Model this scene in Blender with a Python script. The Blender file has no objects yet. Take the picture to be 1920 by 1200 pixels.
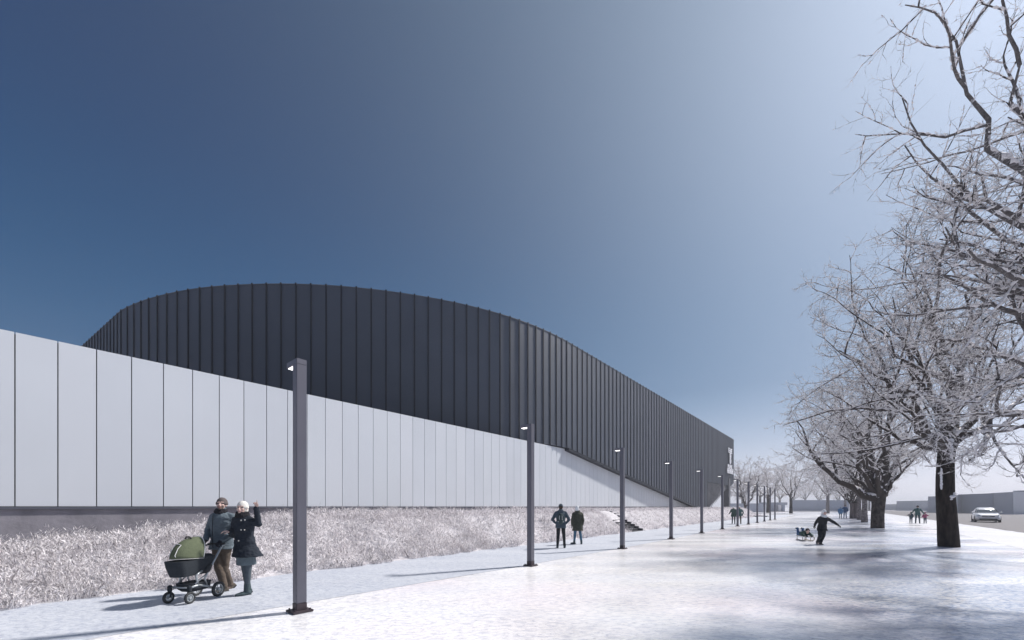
import bpy, bmesh, math, random
import numpy as np
from mathutils import Vector, Matrix, noise
C = bpy.context.scene
COL = C.collection
R = math.radians
PI = math.pi

# ------------------------------------------------------------------ camera, world, sun, exposure
F, CX, HY, H = 740.0, 960.0, 950.0, 1.65            # focal length and horizon in photo pixels, eye height
cam = bpy.data.objects.new('camera', bpy.data.cameras.new('camera'))
COL.objects.link(cam); C.camera = cam
cam.location = (0, 0, H); cam.rotation_euler = (PI/2, 0, 0)
cam.data.sensor_width = 36; cam.data.lens = F/1920*36
cam.data.shift_y = 350/1920; cam.data.clip_end = 6000; cam.data.clip_start = 0.05
AZ, EL = R(63.0), R(47.0)                            # sun azimuth clockwise from +Y, elevation
SUN = Vector((math.sin(AZ)*math.cos(EL), math.cos(AZ)*math.cos(EL), math.sin(EL)))
sl = bpy.data.lights.new('sun', 'SUN'); sl.energy = 4.9; sl.angle = R(3.2); sl.color = (1.0, 0.955, 0.91)
so = bpy.data.objects.new('sun', sl); COL.objects.link(so)
so.rotation_euler = (-SUN).to_track_quat('-Z', 'Y').to_euler(); so.location = (0, 0, 60)

W = bpy.data.worlds.new('World'); C.world = W; W.use_nodes = True
nt = W.node_tree; nt.nodes.clear()
def wn(t, **k):
    n = nt.nodes.new(t)
    for a, b in k.items(): setattr(n, a, b)
    return n
def wm(op, a, b=None, c=None):
    n = wn('ShaderNodeMath', operation=op)
    for i, v in enumerate((a, b, c)):
        if v is None: continue
        if isinstance(v, (int, float)): n.inputs[i].default_value = v
        else: nt.links.new(v, n.inputs[i])
    return n.outputs[0]
sky = wn('ShaderNodeTexSky', sky_type='NISHITA'); sky.sun_disc = False
sky.sun_elevation = EL; sky.sun_rotation = AZ; sky.air_density = 1.0; sky.dust_density = 0.6; sky.ozone_density = 2.0
tc = wn('ShaderNodeTexCoord')
vn = wn('ShaderNodeVectorMath', operation='NORMALIZE'); nt.links.new(tc.outputs['Generated'], vn.inputs[0])
dt = wn('ShaderNodeVectorMath', operation='DOT_PRODUCT'); nt.links.new(vn.outputs[0], dt.inputs[0]); dt.inputs[1].default_value = SUN
ang = wm('ARCCOSINE', wm('MINIMUM', dt.outputs['Value'], 0.9999))
glow = wm('EXPONENT', wm('MULTIPLY', ang, -1/R(20)))
glow_r = wm('EXPONENT', wm('MULTIPLY', ang, -1/R(18)))              # the red part of the glow falls off faster
sx = wn('ShaderNodeSeparateXYZ'); nt.links.new(vn.outputs[0], sx.inputs[0])
elev = wm('MULTIPLY', wm('ARCSINE', sx.outputs[2]), 180/PI)
rmp = wn('ShaderNodeValToRGB'); nt.links.new(wm('DIVIDE', wm('MAXIMUM', elev, 0.0), 60.0), rmp.inputs[0])
rmp.color_ramp.interpolation = 'B_SPLINE'
E_ = rmp.color_ramp.elements
E_[0].position = 0; E_[0].color = (0.59, 0.57, 0.64, 1)
E_[1].position = 1; E_[1].color = (0.005, 0.014, 0.060, 1)
for p, c in ((0.05, (0.50, 0.50, 0.575)), (0.14, (0.24, 0.31, 0.44)), (0.25, (0.012, 0.088, 0.212)), (0.6, (0.007, 0.024, 0.100))):
    e = E_.new(p); e.color = (*c, 1)
def vmul(col, f):
    n = wn('ShaderNodeMix', data_type='RGBA', blend_type='MULTIPLY'); n.inputs[0].default_value = 1
    nt.links.new(col, n.inputs[6])
    if isinstance(f, tuple): n.inputs[7].default_value = (*f, 1)
    else: nt.links.new(f, n.inputs[7])
    return n.outputs[2]
def vadd(a, b):
    n = wn('ShaderNodeMix', data_type='RGBA', blend_type='ADD'); n.inputs[0].default_value = 1
    nt.links.new(a, n.inputs[6]); nt.links.new(b, n.inputs[7]); return n.outputs[2]
gc = wn('ShaderNodeCombineXYZ')
for i, k in enumerate((0.97, 1.06, 1.24)): nt.links.new(wm('MULTIPLY', glow_r if i == 0 else glow, k), gc.inputs[i])
# bright low haze under the sun's side of the sky
lowv = Vector((math.sin(R(70))*math.cos(R(8)), math.cos(R(70))*math.cos(R(8)), math.sin(R(8))))
dl = wn('ShaderNodeVectorMath', operation='DOT_PRODUCT'); nt.links.new(vn.outputs[0], dl.inputs[0]); dl.inputs[1].default_value = lowv
g2 = wm('EXPONENT', wm('MULTIPLY', wm('ARCCOSINE', wm('MINIMUM', dl.outputs['Value'], 0.9999)), -1/R(20)))
gd = wn('ShaderNodeCombineXYZ')
for i, k in enumerate((0.60, 0.52, 0.55)): nt.links.new(wm('MULTIPLY', g2, k), gd.inputs[i])
nis = vmul(sky.outputs[0], (0.006, 0.006, 0.006))
skycol = vadd(vadd(vadd(rmp.outputs[0], gc.outputs[0]), gd.outputs[0]), nis)
bg = wn('ShaderNodeBackground'); bg.inputs[1].default_value = 0.92
nt.links.new(skycol, bg.inputs[0])
wo = wn('ShaderNodeOutputWorld'); nt.links.new(bg.outputs[0], wo.inputs[0])
C.view_settings.view_transform = 'Standard'; C.view_settings.look = 'None'
C.view_settings.exposure = 0.2; C.view_settings.gamma = 1.0
C.cycles.max_bounces = 6; C.cycles.volume_bounces = 0; C.cycles.transparent_max_bounces = 8

# ------------------------------------------------------------------ coordinates
TH = math.atan(610/F); ST, CT = math.sin(TH), math.cos(TH)
def S(s, u, z=0.0): return Vector((s*ST-u*CT, s*CT+u*ST, z))     # s along the wall, u to the left of the camera line
def su(v): return v[0]*ST+v[1]*CT, -v[0]*CT+v[1]*ST
def G(px, py, z=0.0):                                              # ground point seen at a photo pixel
    Y = F*H/(py-HY); return Vector(((px-CX)/F*Y, Y, z))
def A(px, Y, z=0.0): return Vector(((px-CX)/F*Y, Y, z))
DIR = Vector((ST, CT, 0)); NRM = Vector((CT, -ST, 0))              # along the building, out of its wall

# ------------------------------------------------------------------ materials
def mat(name, base=(0.5, 0.5, 0.5), rough=0.6, metal=0.0, nscale=0, namp=0.25, bump=0, bscale=30, col2=None, spec=0.5,
        stretch=(1, 1, 1), emit=0, alpha=1, lo=0.35, hi=0.65, detail=5, coat=0):
    m = bpy.data.materials.new(name); m.use_nodes = True
    t = m.node_tree; b = t.nodes['Principled BSDF']
    b.inputs['Base Color'].default_value = (*base, 1); b.inputs['Roughness'].default_value = rough
    b.inputs['Metallic'].default_value = metal; b.inputs['Specular IOR Level'].default_value = spec
    if coat: b.inputs['Coat Weight'].default_value = coat; b.inputs['Coat Roughness'].default_value = 0.08
    if emit:
        b.inputs['Emission Color'].default_value = (*base, 1); b.inputs['Emission Strength'].default_value = emit
    co = t.nodes.new('ShaderNodeTexCoord'); mp = t.nodes.new('ShaderNodeMapping'); mp.inputs['Scale'].default_value = stretch
    t.links.new(co.outputs['Object'], mp.inputs[0])
    if nscale:
        n = t.nodes.new('ShaderNodeTexNoise'); n.inputs['Scale'].default_value = nscale; n.inputs['Detail'].default_value = detail
        t.links.new(mp.outputs[0], n.inputs[0])
        r = t.nodes.new('ShaderNodeValToRGB'); r.color_ramp.elements[0].position = lo; r.color_ramp.elements[1].position = hi
        c2 = col2 if col2 else tuple(x*(1-namp) for x in base)
        r.color_ramp.elements[0].color = (*c2, 1); r.color_ramp.elements[1].color = (*base, 1)
        t.links.new(n.outputs[0], r.inputs[0]); t.links.new(r.outputs[0], b.inputs['Base Color'])
    if bump:
        n2 = t.nodes.new('ShaderNodeTexNoise'); n2.inputs['Scale'].default_value = bscale; n2.inputs['Detail'].default_value = 6
        t.links.new(mp.outputs[0], n2.inputs[0])
        bp = t.nodes.new('ShaderNodeBump'); bp.inputs['Strength'].default_value = bump; bp.inputs['Distance'].default_value = 0.02
        t.links.new(n2.outputs[0], bp.inputs['Height']); t.links.new(bp.outputs[0], b.inputs['Normal'])
    return m

def snow_mat(name, c1, c2, rough, rough2, bump, tint=None, spec=0.5, aniso=(1, 1, 1), ice=False):
    m = bpy.data.materials.new(name); m.use_nodes = True
    t = m.node_tree; b = t.nodes['Principled BSDF']; L = t.links.new
    co = t.nodes.new('ShaderNodeTexCoord')
    def nz(scale, det=5, st=(1, 1, 1), dist=0.0):
        mp = t.nodes.new('ShaderNodeMapping'); mp.inputs['Scale'].default_value = st
        mp.inputs['Rotation'].default_value = (0, 0, R(-20)); L(co.outputs['Object'], mp.inputs[0])
        n = t.nodes.new('ShaderNodeTexNoise'); n.inputs['Scale'].default_value = scale; n.inputs['Detail'].default_value = det
        n.inputs['Distortion'].default_value = dist; L(mp.outputs[0], n.inputs[0]); return n.outputs[0]
    def rp(f, a, b_, ca, cb):
        r = t.nodes.new('ShaderNodeValToRGB'); r.color_ramp.elements[0].position = a; r.color_ramp.elements[1].position = b_
        r.color_ramp.elements[0].color = (*ca, 1); r.color_ramp.elements[1].color = (*cb, 1); L(f, r.inputs[0]); return r.outputs[0]
    base = rp(nz(0.5, 6, aniso, 0.5), 0.35, 0.68, c2, c1)
    fine = rp(nz(11, 9, (0.7, 1.4, 1), 0.5), 0.34, 0.55, (0.74, 0.76, 0.82), (1, 1, 1))
    grit = rp(nz(26, 3, (0.6, 1.4, 1)), 0.30, 0.40, (0.58, 0.59, 0.65), (1, 1, 1))
    mg = t.nodes.new('ShaderNodeMix'); mg.data_type = 'RGBA'; mg.blend_type = 'MULTIPLY'; mg.inputs[0].default_value = 1
    L(fine, mg.inputs[6]); L(grit, mg.inputs[7]); fine = mg.outputs[2]
    mx = t.nodes.new('ShaderNodeMix'); mx.data_type = 'RGBA'; mx.blend_type = 'MULTIPLY'; mx.inputs[0].default_value = 1
    L(base, mx.inputs[6]); L(fine, mx.inputs[7])
    out = mx.outputs[2]
    if tint:
        m2 = t.nodes.new('ShaderNodeMix'); m2.data_type = 'RGBA'; L(rp(nz(0.16, 3), 0.48, 0.62, (0, 0, 0), (1, 1, 1)), m2.inputs[0])
        L(out, m2.inputs[6]); mt = t.nodes.new('ShaderNodeMix'); mt.data_type = 'RGBA'; mt.blend_type = 'MULTIPLY'; mt.inputs[0].default_value = 1
        L(out, mt.inputs[6]); mt.inputs[7].default_value = (*tint, 1); L(mt.outputs[2], m2.inputs[7]); out = m2.outputs[2]
    if ice:                                             # bluish, darker flecks multiplied into the colour along the strip under the trees
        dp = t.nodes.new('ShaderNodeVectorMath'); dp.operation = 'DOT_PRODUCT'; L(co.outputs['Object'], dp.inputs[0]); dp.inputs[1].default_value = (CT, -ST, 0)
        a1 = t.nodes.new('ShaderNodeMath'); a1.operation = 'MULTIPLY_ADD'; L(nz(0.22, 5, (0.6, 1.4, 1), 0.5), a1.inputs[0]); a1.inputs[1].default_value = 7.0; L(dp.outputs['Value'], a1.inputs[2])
        fleckf = t.nodes.new('ShaderNodeMapRange'); L(a1.outputs[0], fleckf.inputs[0]); fleckf.inputs[1].default_value = 1.6; fleckf.inputs[2].default_value = 4.6; fleckf.interpolation_type = 'SMOOTHSTEP'
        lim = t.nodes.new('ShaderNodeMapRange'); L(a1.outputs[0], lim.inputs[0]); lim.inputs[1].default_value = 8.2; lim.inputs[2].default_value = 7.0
        fm = t.nodes.new('ShaderNodeMath'); fm.operation = 'MULTIPLY'; L(fleckf.outputs[0], fm.inputs[0]); L(lim.outputs[0], fm.inputs[1])
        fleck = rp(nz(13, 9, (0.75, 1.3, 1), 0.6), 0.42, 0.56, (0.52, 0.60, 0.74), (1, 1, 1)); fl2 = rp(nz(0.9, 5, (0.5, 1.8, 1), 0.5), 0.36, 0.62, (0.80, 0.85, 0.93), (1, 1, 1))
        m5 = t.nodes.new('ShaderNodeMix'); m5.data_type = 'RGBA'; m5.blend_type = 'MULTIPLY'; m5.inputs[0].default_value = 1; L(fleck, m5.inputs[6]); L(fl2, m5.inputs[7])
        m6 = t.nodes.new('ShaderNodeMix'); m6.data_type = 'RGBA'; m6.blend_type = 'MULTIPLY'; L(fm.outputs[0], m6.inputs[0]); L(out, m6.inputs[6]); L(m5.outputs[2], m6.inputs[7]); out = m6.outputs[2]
    L(out, b.inputs['Base Color'])
    L(rp(nz(0.35, 4, aniso), 0.38, 0.62, (rough2,)*3, (rough,)*3), b.inputs['Roughness'])
    b.inputs['Specular IOR Level'].default_value = spec
    h1 = nz(3.2, 8, (0.8, 1.3, 1), 0.6); h2 = nz(14, 4)
    ad = t.nodes.new('ShaderNodeMath'); ad.operation = 'MULTIPLY_ADD'; L(h2, ad.inputs[0]); ad.inputs[1].default_value = 0.35; L(h1, ad.inputs[2])
    bp = t.nodes.new('ShaderNodeBump'); bp.inputs['Strength'].default_value = bump; bp.inputs['Distance'].default_value = 0.05
    L(ad.outputs[0], bp.inputs['Height']); L(bp.outputs[0], b.inputs['Normal'])
    return m

def bark_mat(name, bark, bark2, snow, amt, bscale=6, stretch=(1, 1, 0.25), nsc=5.0, up=0.75):
    """bark with frost that lies where the surface looks up; amt shifts how much is covered"""
    m = bpy.data.materials.new(name); m.use_nodes = True
    t = m.node_tree; b = t.nodes['Principled BSDF']; L = t.links.new
    co = t.nodes.new('ShaderNodeTexCoord'); mp = t.nodes.new('ShaderNodeMapping'); mp.inputs['Scale'].default_value = stretch
    L(co.outputs['Object'], mp.inputs[0])
    n = t.nodes.new('ShaderNodeTexNoise'); n.inputs['Scale'].default_value = bscale*2; n.inputs['Detail'].default_value = 8; n.inputs['Roughness'].default_value = 0.65
    L(mp.outputs[0], n.inputs[0])
    r = t.nodes.new('ShaderNodeValToRGB'); r.color_ramp.elements[0].position = 0.38; r.color_ramp.elements[1].position = 0.64
    r.color_ramp.elements[0].color = (*bark2, 1); r.color_ramp.elements[1].color = (*bark, 1); L(n.outputs[0], r.inputs[0])
    g = t.nodes.new('ShaderNodeNewGeometry'); sp = t.nodes.new('ShaderNodeSeparateXYZ'); L(g.outputs['Normal'], sp.inputs[0])
    n2 = t.nodes.new('ShaderNodeTexNoise'); n2.inputs['Scale'].default_value = nsc; n2.inputs['Detail'].default_value = 3; L(co.outputs['Object'], n2.inputs[0])
    ma = t.nodes.new('ShaderNodeMath'); ma.operation = 'MULTIPLY_ADD'; L(n2.outputs[0], ma.inputs[0]); ma.inputs[1].default_value = 2.4; ma.inputs[2].default_value = -1.2+amt
    mb = t.nodes.new('ShaderNodeMath'); mb.operation = 'MULTIPLY_ADD'; L(sp.outputs[2], mb.inputs[0]); mb.inputs[1].default_value = up; L(ma.outputs[0], mb.inputs[2])
    r2 = t.nodes.new('ShaderNodeValToRGB'); r2.color_ramp.elements[0].position = 0.38; r2.color_ramp.elements[1].position = 0.52; L(mb.outputs[0], r2.inputs[0])
    mx = t.nodes.new('ShaderNodeMix'); mx.data_type = 'RGBA'; L(r2.outputs[0], mx.inputs[0]); L(r.outputs[0], mx.inputs[6]); mx.inputs[7].default_value = (*snow, 1)
    L(mx.outputs[2], b.inputs['Base Color']); b.inputs['Roughness'].default_value = 0.85; b.inputs['Specular IOR Level'].default_value = 0.2
    bp = t.nodes.new('ShaderNodeBump'); bp.inputs['Strength'].default_value = 0.9; bp.inputs['Distance'].default_value = 0.05
    L(n.outputs[0], bp.inputs['Height']); L(bp.outputs[0], b.inputs['Normal'])
    return m

M = {}
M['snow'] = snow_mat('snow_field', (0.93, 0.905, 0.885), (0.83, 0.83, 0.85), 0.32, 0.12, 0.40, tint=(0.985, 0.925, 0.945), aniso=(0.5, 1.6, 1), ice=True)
M['path'] = snow_mat('trodden_snow', (0.57, 0.59, 0.635), (0.50, 0.525, 0.58), 0.7, 0.5, 0.45, aniso=(0.4, 1.6, 1), spec=0.3)
M['pave'] = snow_mat('pavement_snow', (0.58, 0.58, 0.61), (0.54, 0.545, 0.58), 0.7, 0.5, 0.2, spec=0.3)
M['road'] = mat('asphalt', (0.185, 0.175, 0.185), 0.8, nscale=0.8, namp=0.15, bump=0.1, bscale=80, spec=0.2)
M['snowpatch'] = mat('fresh_snow', (0.84, 0.83, 0.87), 0.7, nscale=12, namp=0.08, bump=0.3, bscale=14, spec=0.3)
M['twigsnow'] = mat('frost_clump', (0.87, 0.84, 0.85), 0.75, nscale=9, namp=0.12, spec=0.3)
M['white'] = mat('white_panel', (0.605, 0.635, 0.68), 0.42, nscale=0.25, namp=0.05, spec=0.4)
M['dark'] = mat('dark_metal_cladding', (0.050, 0.063, 0.092), 0.55, nscale=0.5, namp=0.10, spec=0.5)
M['rib'] = mat('dark_metal_rib', (0.016, 0.020, 0.030), 0.6, spec=0.25)
M['white2'] = mat('white_panel_b', (0.590, 0.620, 0.668), 0.42, nscale=0.3, namp=0.05, spec=0.4); M['white3'] = mat('white_panel_c', (0.618, 0.645, 0.69), 0.40, nscale=0.2, namp=0.05, spec=0.4)
M['gap'] = mat('plain_dark_metal', (0.015, 0.016, 0.02), 0.6)  # evenly dark metal, backing behind the panel gaps and low beam
M['plinth'] = mat('rough_concrete', (0.27, 0.26, 0.29), 0.9, nscale=2, namp=0.28, bump=0.5, bscale=9, spec=0.2)
M['trim'] = mat('trim_metal', (0.085, 0.09, 0.115), 0.5)
M['glass'] = mat('window_glass', (0.10, 0.105, 0.125), 0.06, spec=0.8)
M['column'] = mat('column_concrete', (0.085, 0.09, 0.11), 0.8, nscale=2, namp=0.15)
M['sign'] = mat('sign_white', (0.80, 0.80, 0.84), 0.5)
M['pole'] = mat('pole_metal', (0.125, 0.125, 0.155), 0.45, nscale=1.5, namp=0.12, spec=0.5, metal=0.25)
M['foot'] = mat('base_plate_metal', (0.060, 0.045, 0.055), 0.55, nscale=8, namp=0.25, metal=0.2)
M['lens'] = mat('lamp_lens', (1.0, 0.98, 0.95), 0.3, emit=2.2)
M['farwall'] = mat('far_building_wall', (0.29, 0.32, 0.395), 0.8, nscale=0.15, namp=0.10)
M['farwall2'] = mat('far_building_pale_wall', (0.40, 0.42, 0.48), 0.8, nscale=0.15, namp=0.08)
M['farwhite'] = mat('far_white_wall', (0.68, 0.67, 0.70), 0.8, nscale=0.3, namp=0.06)
M['bank'] = mat('bank_soil', (0.64, 0.62, 0.65), 0.95, nscale=5, col2=(0.42, 0.40, 0.42), bump=0.6, bscale=6, spec=0.1, lo=0.3, hi=0.6)
M['g1'] = mat('frosted_blade', (0.88, 0.845, 0.87), 0.8, spec=0.2)
M['g2'] = mat('dry_blade', (0.57, 0.54, 0.55), 0.85, spec=0.2)
M['g3'] = mat('dark_stem', (0.15, 0.135, 0.15), 0.9, spec=0.1)
M['g4'] = mat('pale_pink_blade', (0.77, 0.73, 0.74), 0.85, spec=0.2)
M['bark'] = bark_mat('dark_bark', (0.046, 0.036, 0.031), (0.012, 0.010, 0.009), (0.80, 0.79, 0.83), -0.32, stretch=(1, 1, 0.22))
M['bark2'] = bark_mat('patched_dark_bark', (0.10, 0.085, 0.078), (0.020, 0.016, 0.014), (0.7, 0.68, 0.7), -0.18, bscale=3, stretch=(1, 1, .6), nsc=4)
M['limb'] = bark_mat('snowy_limb_bark', (0.085, 0.070, 0.064), (0.028, 0.022, 0.02), (0.86, 0.83, 0.85), 0.12, bscale=10, stretch=(1, 1, 1), nsc=3.5, up=0.6)
M['limbgrey'] = bark_mat('grey_limb_bark', (0.20, 0.185, 0.185), (0.09, 0.082, 0.082), (0.88, 0.85, 0.87), 0.20, bscale=10, stretch=(1, 1, 1), nsc=5, up=0.5)
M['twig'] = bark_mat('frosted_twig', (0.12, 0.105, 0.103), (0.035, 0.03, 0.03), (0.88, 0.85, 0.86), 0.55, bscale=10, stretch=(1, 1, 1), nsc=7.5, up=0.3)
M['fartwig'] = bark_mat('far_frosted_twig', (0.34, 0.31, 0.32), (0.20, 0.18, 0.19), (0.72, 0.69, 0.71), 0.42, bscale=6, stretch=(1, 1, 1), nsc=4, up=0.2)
M['birch'] = bark_mat('patched_bark', (0.30, 0.27, 0.27), (0.07, 0.06, 0.06), (0.7, 0.68, 0.7), 0.0, bscale=3, stretch=(1, 1, 1.5), nsc=4, up=0.2)
M['brownbark'] = mat('brown_bark', (0.19, 0.155, 0.15), 0.9, nscale=5, namp=0.5, bump=0.6, bscale=8, stretch=(1, 1, 0.3))

# ------------------------------------------------------------------ object helpers
def tag(o, label=None, cat=None, group=None, kind=None):
    if label: o['label'] = label
    if cat: o['category'] = cat
    if group: o['group'] = group
    if kind: o['kind'] = kind
    return o
def empty(name, loc=(0, 0, 0), rz=0.0):
    o = bpy.data.objects.new(name, None); COL.objects.link(o); o.location = loc; o.rotation_euler = (0, 0, rz); o.empty_display_size = 0.3
    return o
def link(name, me, parent=None, m=None):
    if m is not None and len(me.materials) == 0:
        for x in (m if isinstance(m, (list, tuple)) else [m]): me.materials.append(x)
    o = bpy.data.objects.new(name, me); COL.objects.link(o)
    if parent: o.parent = parent
    return o
def fastmesh(name, V, Fq, m, parent=None, smooth=False, mi=None):
    """V (n,3), Fq (f,k) constant k"""
    V = np.asarray(V, dtype=np.float32); Fq = np.asarray(Fq, dtype=np.int32)
    me = bpy.data.meshes.new(name)
    me.vertices.add(len(V)); me.vertices.foreach_set('co', V.ravel())
    k = Fq.shape[1]; me.loops.add(Fq.size); me.loops.foreach_set('vertex_index', Fq.ravel())
    me.polygons.add(len(Fq)); me.polygons.foreach_set('loop_start', np.arange(0, Fq.size, k, dtype=np.int32))
    me.polygons.foreach_set('loop_total', np.full(len(Fq), k, dtype=np.int32))
    ms = m if isinstance(m, (list, tuple)) else [m]
    for x in ms: me.materials.append(x)
    if mi is not None: me.polygons.foreach_set('material_index', np.asarray(mi, dtype=np.int32))
    me.update(calc_edges=True)
    if smooth: me.polygons.foreach_set('use_smooth', np.ones(len(Fq), dtype=bool))
    return link(name, me, parent)
class MB:
    """collects shapes into one mesh"""
    def __init__(s): s.bm = bmesh.new()
    def box(s, c, size, rot=None, bev=0.0, seg=2):
        r = bmesh.ops.create_cube(s.bm, size=1.0); vs = r['verts']
        mt = Matrix.Translation(Vector(c)) @ (rot.to_4x4() if rot is not None else Matrix()) @ Matrix.Diagonal((*size, 1))
        bmesh.ops.transform(s.bm, matrix=mt, verts=vs)
        if bev:
            es = list({e for v in vs for e in v.link_edges})
            bmesh.ops.bevel(s.bm, geom=es, offset=bev, segments=seg, affect='EDGES')
        return s
    def tube(s, pts, rad, n=10, cap=True):
        pts = [Vector(p) for p in pts]; rs = rad if isinstance(rad, (list, tuple)) else [rad]*len(pts)
        prev = None; rings = []
        for i, p in enumerate(pts):
            t = (pts[min(i+1, len(pts)-1)]-pts[max(i-1, 0)]).normalized()
            if prev is None: u = t.orthogonal().normalized()
            else:
                u = prev-t*prev.dot(t); u = u.normalized() if u.length > 1e-6 else t.orthogonal().normalized()
            prev = u; w = t.cross(u)
            rings.append([s.bm.verts.new(p+(u*math.cos(a)+w*math.sin(a))*rs[i]) for a in [2*PI*k/n for k in range(n)]])
        for a, b in zip(rings, rings[1:]):
            for k in range(n): s.bm.faces.new((a[k], a[(k+1) % n], b[(k+1) % n], b[k]))
        if cap: s.bm.faces.new(rings[0][::-1]); s.bm.faces.new(rings[-1])
        return s
    def loft(s, rings, cap=True):
        """rings: list of point lists of equal length"""
        rv = [[s.bm.verts.new(Vector(p)) for p in r] for r in rings]
        n = len(rv[0])
        for a, b in zip(rv, rv[1:]):
            for k in range(n): s.bm.faces.new((a[k], a[(k+1) % n], b[(k+1) % n], b[k]))
        if cap: s.bm.faces.new(rv[0][::-1]); s.bm.faces.new(rv[-1])
        return s
    def ball(s, c, r, rot=None, u=16, v=10):
        r3 = r if isinstance(r, (list, tuple)) else (r, r, r)
        q = bmesh.ops.create_uvsphere(s.bm, u_segments=u, v_segments=v, radius=1.0)
        mt = Matrix.Translation(Vector(c)) @ (rot.to_4x4() if rot is not None else Matrix()) @ Matrix.Diagonal((*r3, 1))
        bmesh.ops.transform(s.bm, matrix=mt, verts=q['verts']); return s
    def cap_bone(s, a, b, ra, rb, n=14, fl=None):
        """tapered round-ended bone; fl=(vector, k) squashes along a vector"""
        a = Vector(a); b = Vector(b); d = b-a; L = max(d.length, 1e-5); t = d/L
        u = t.orthogonal().normalized(); w = t.cross(u); rings = []
        st = []
        for k in range(1, 5): an = PI/2*k/5; st.append((-ra*math.cos(an), ra*math.sin(an)))
        st.append((0, ra)); st.append((L*0.5, (ra+rb)/2)); st.append((L, rb))
        for k in range(4, 0, -1): an = PI/2*k/5; st.append((L+rb*math.cos(an), rb*math.sin(an)))
        for x, r in st:
            ring = []
            for k in range(n):
                an = 2*PI*k/n; off = (u*math.cos(an)+w*math.sin(an))*r
                if fl is not None: off = off-fl[0]*off.dot(fl[0])*(1-fl[1])
                ring.append(a+t*x+off)
            rings.append(ring)
        return s.loft(rings)
    def torus(s, c, axis, R1, r1, n=28, k=8, sq=1.0):
        axis = Vector(axis).normalized(); u = axis.orthogonal().normalized(); w = axis.cross(u); c = Vector(c)
        rings = []
        for i in range(n):
            a = 2*PI*i/n; d = u*math.cos(a)+w*math.sin(a)
            rings.append([c+d*(R1+r1*math.cos(b))+axis*r1*sq*math.sin(b) for b in [2*PI*j/k for j in range(k)]])
        rings.append(rings[0])
        rv = [[s.bm.verts.new(p) for p in r] for r in rings[:-1]]; rv.append(rv[0])
        for a, b in zip(rv, rv[1:]):
            for j in range(k): s.bm.faces.new((a[j], b[j], b[(j+1) % k], a[(j+1) % k]))
        return s
    def disc(s, c, axis, r, h, n=24):
        axis = Vector(axis).normalized(); c = Vector(c); return s.tube([c-axis*h/2, c+axis*h/2], r, n)
    def poly(s, pts):
        s.bm.faces.new([s.bm.verts.new(Vector(p)) for p in pts]); return s
    def build(s, name, m, parent=None, smooth=False, fn=True):
        if fn: bmesh.ops.recalc_face_normals(s.bm, faces=s.bm.faces[:])
        me = bpy.data.meshes.new(name); s.bm.to_mesh(me); s.bm.free()
        if smooth: me.polygons.foreach_set('use_smooth', [True]*len(me.polygons))
        return link(name, me, parent, m)
def frame(x, y, z):
    m = Matrix((x, y, z)).transposed(); return m
def rel(o, parent):
    """keep world placement of a mesh built in world coordinates under a parent"""
    o.parent = parent; o.matrix_parent_inverse = Matrix.Translation(parent.location).inverted(); return o

#@@GROUND
# ------------------------------------------------------------------ ground sheets
def sheet(name, pts, z, m):
    b = MB(); b.poly([(p[0], p[1], z) for p in pts]); o = b.build(name, m, fn=False)
    if o.data.polygons[0].normal.z < 0: o.data.flip_normals()
    return tag(o, kind='structure')
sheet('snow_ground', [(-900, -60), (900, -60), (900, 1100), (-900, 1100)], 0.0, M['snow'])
edge = [(-8, 7.3), (0, 7.2), (4, 7.0), (9, 6.75), (16, 6.6), (40, 6.55), (95, 6.5)]
sheet('path', [S(s, u) for s, u in edge] + [S(95, 10.4), S(-8, 10.4)], 0.004, M['path'])
sheet('pavement', [S(-6, -5.6), S(220, -5.6), S(220, -9.0), S(-6, -9.0)], 0.004, M['pave'])
sheet('road', [S(-6, -9.1), S(230, -9.1), A(1655, 190), A(1920, 78), A(2600, 60), S(-6, -45)], 0.008, M['road'])

# ------------------------------------------------------------------ the frosted bank
def hb(s):
    return float(np.interp(s, [-8, 0, 2.2, 3.8, 6, 24, 30, 85], [0.50, 0.60, 0.82, 1.02, 1.25, 1.30, 1.36, 1.42]))
def sm(x): x = min(1, max(0, x)); return x*x*(3-2*x)
def bank_h(s, u):
    e = 10.25+0.12*math.sin(s*1.3)+0.08*math.sin(s*3.1+1)
    k = sm((u-e)/2.6)*sm((86-s)/7.0)
    return hb(s)*k + (0.05*noise.noise(Vector((s*0.8, u*0.8, 0))) if 0.05 < k else 0)*k - 0.02*(1-k)
ss = np.concatenate([np.arange(-9, 30, 0.4), np.arange(30, 90, 1.0)]); uu = np.concatenate([np.arange(10.0, 14, 0.25), [14.5, 15, 15.5, 16, 17, 20, 30, 40]])
V = [S(a, b, bank_h(a, b)) for a in ss for b in uu]; nu = len(uu)
Fq = [(i*nu+j, (i+1)*nu+j, (i+1)*nu+j+1, i*nu+j+1) for i in range(len(ss)-1) for j in range(nu-1)]
o = fastmesh('bank', V, Fq, M['bank'], smooth=True)
if o.data.polygons[0].normal.z < 0: o.data.flip_normals()
tag(o, kind='structure')

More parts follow.
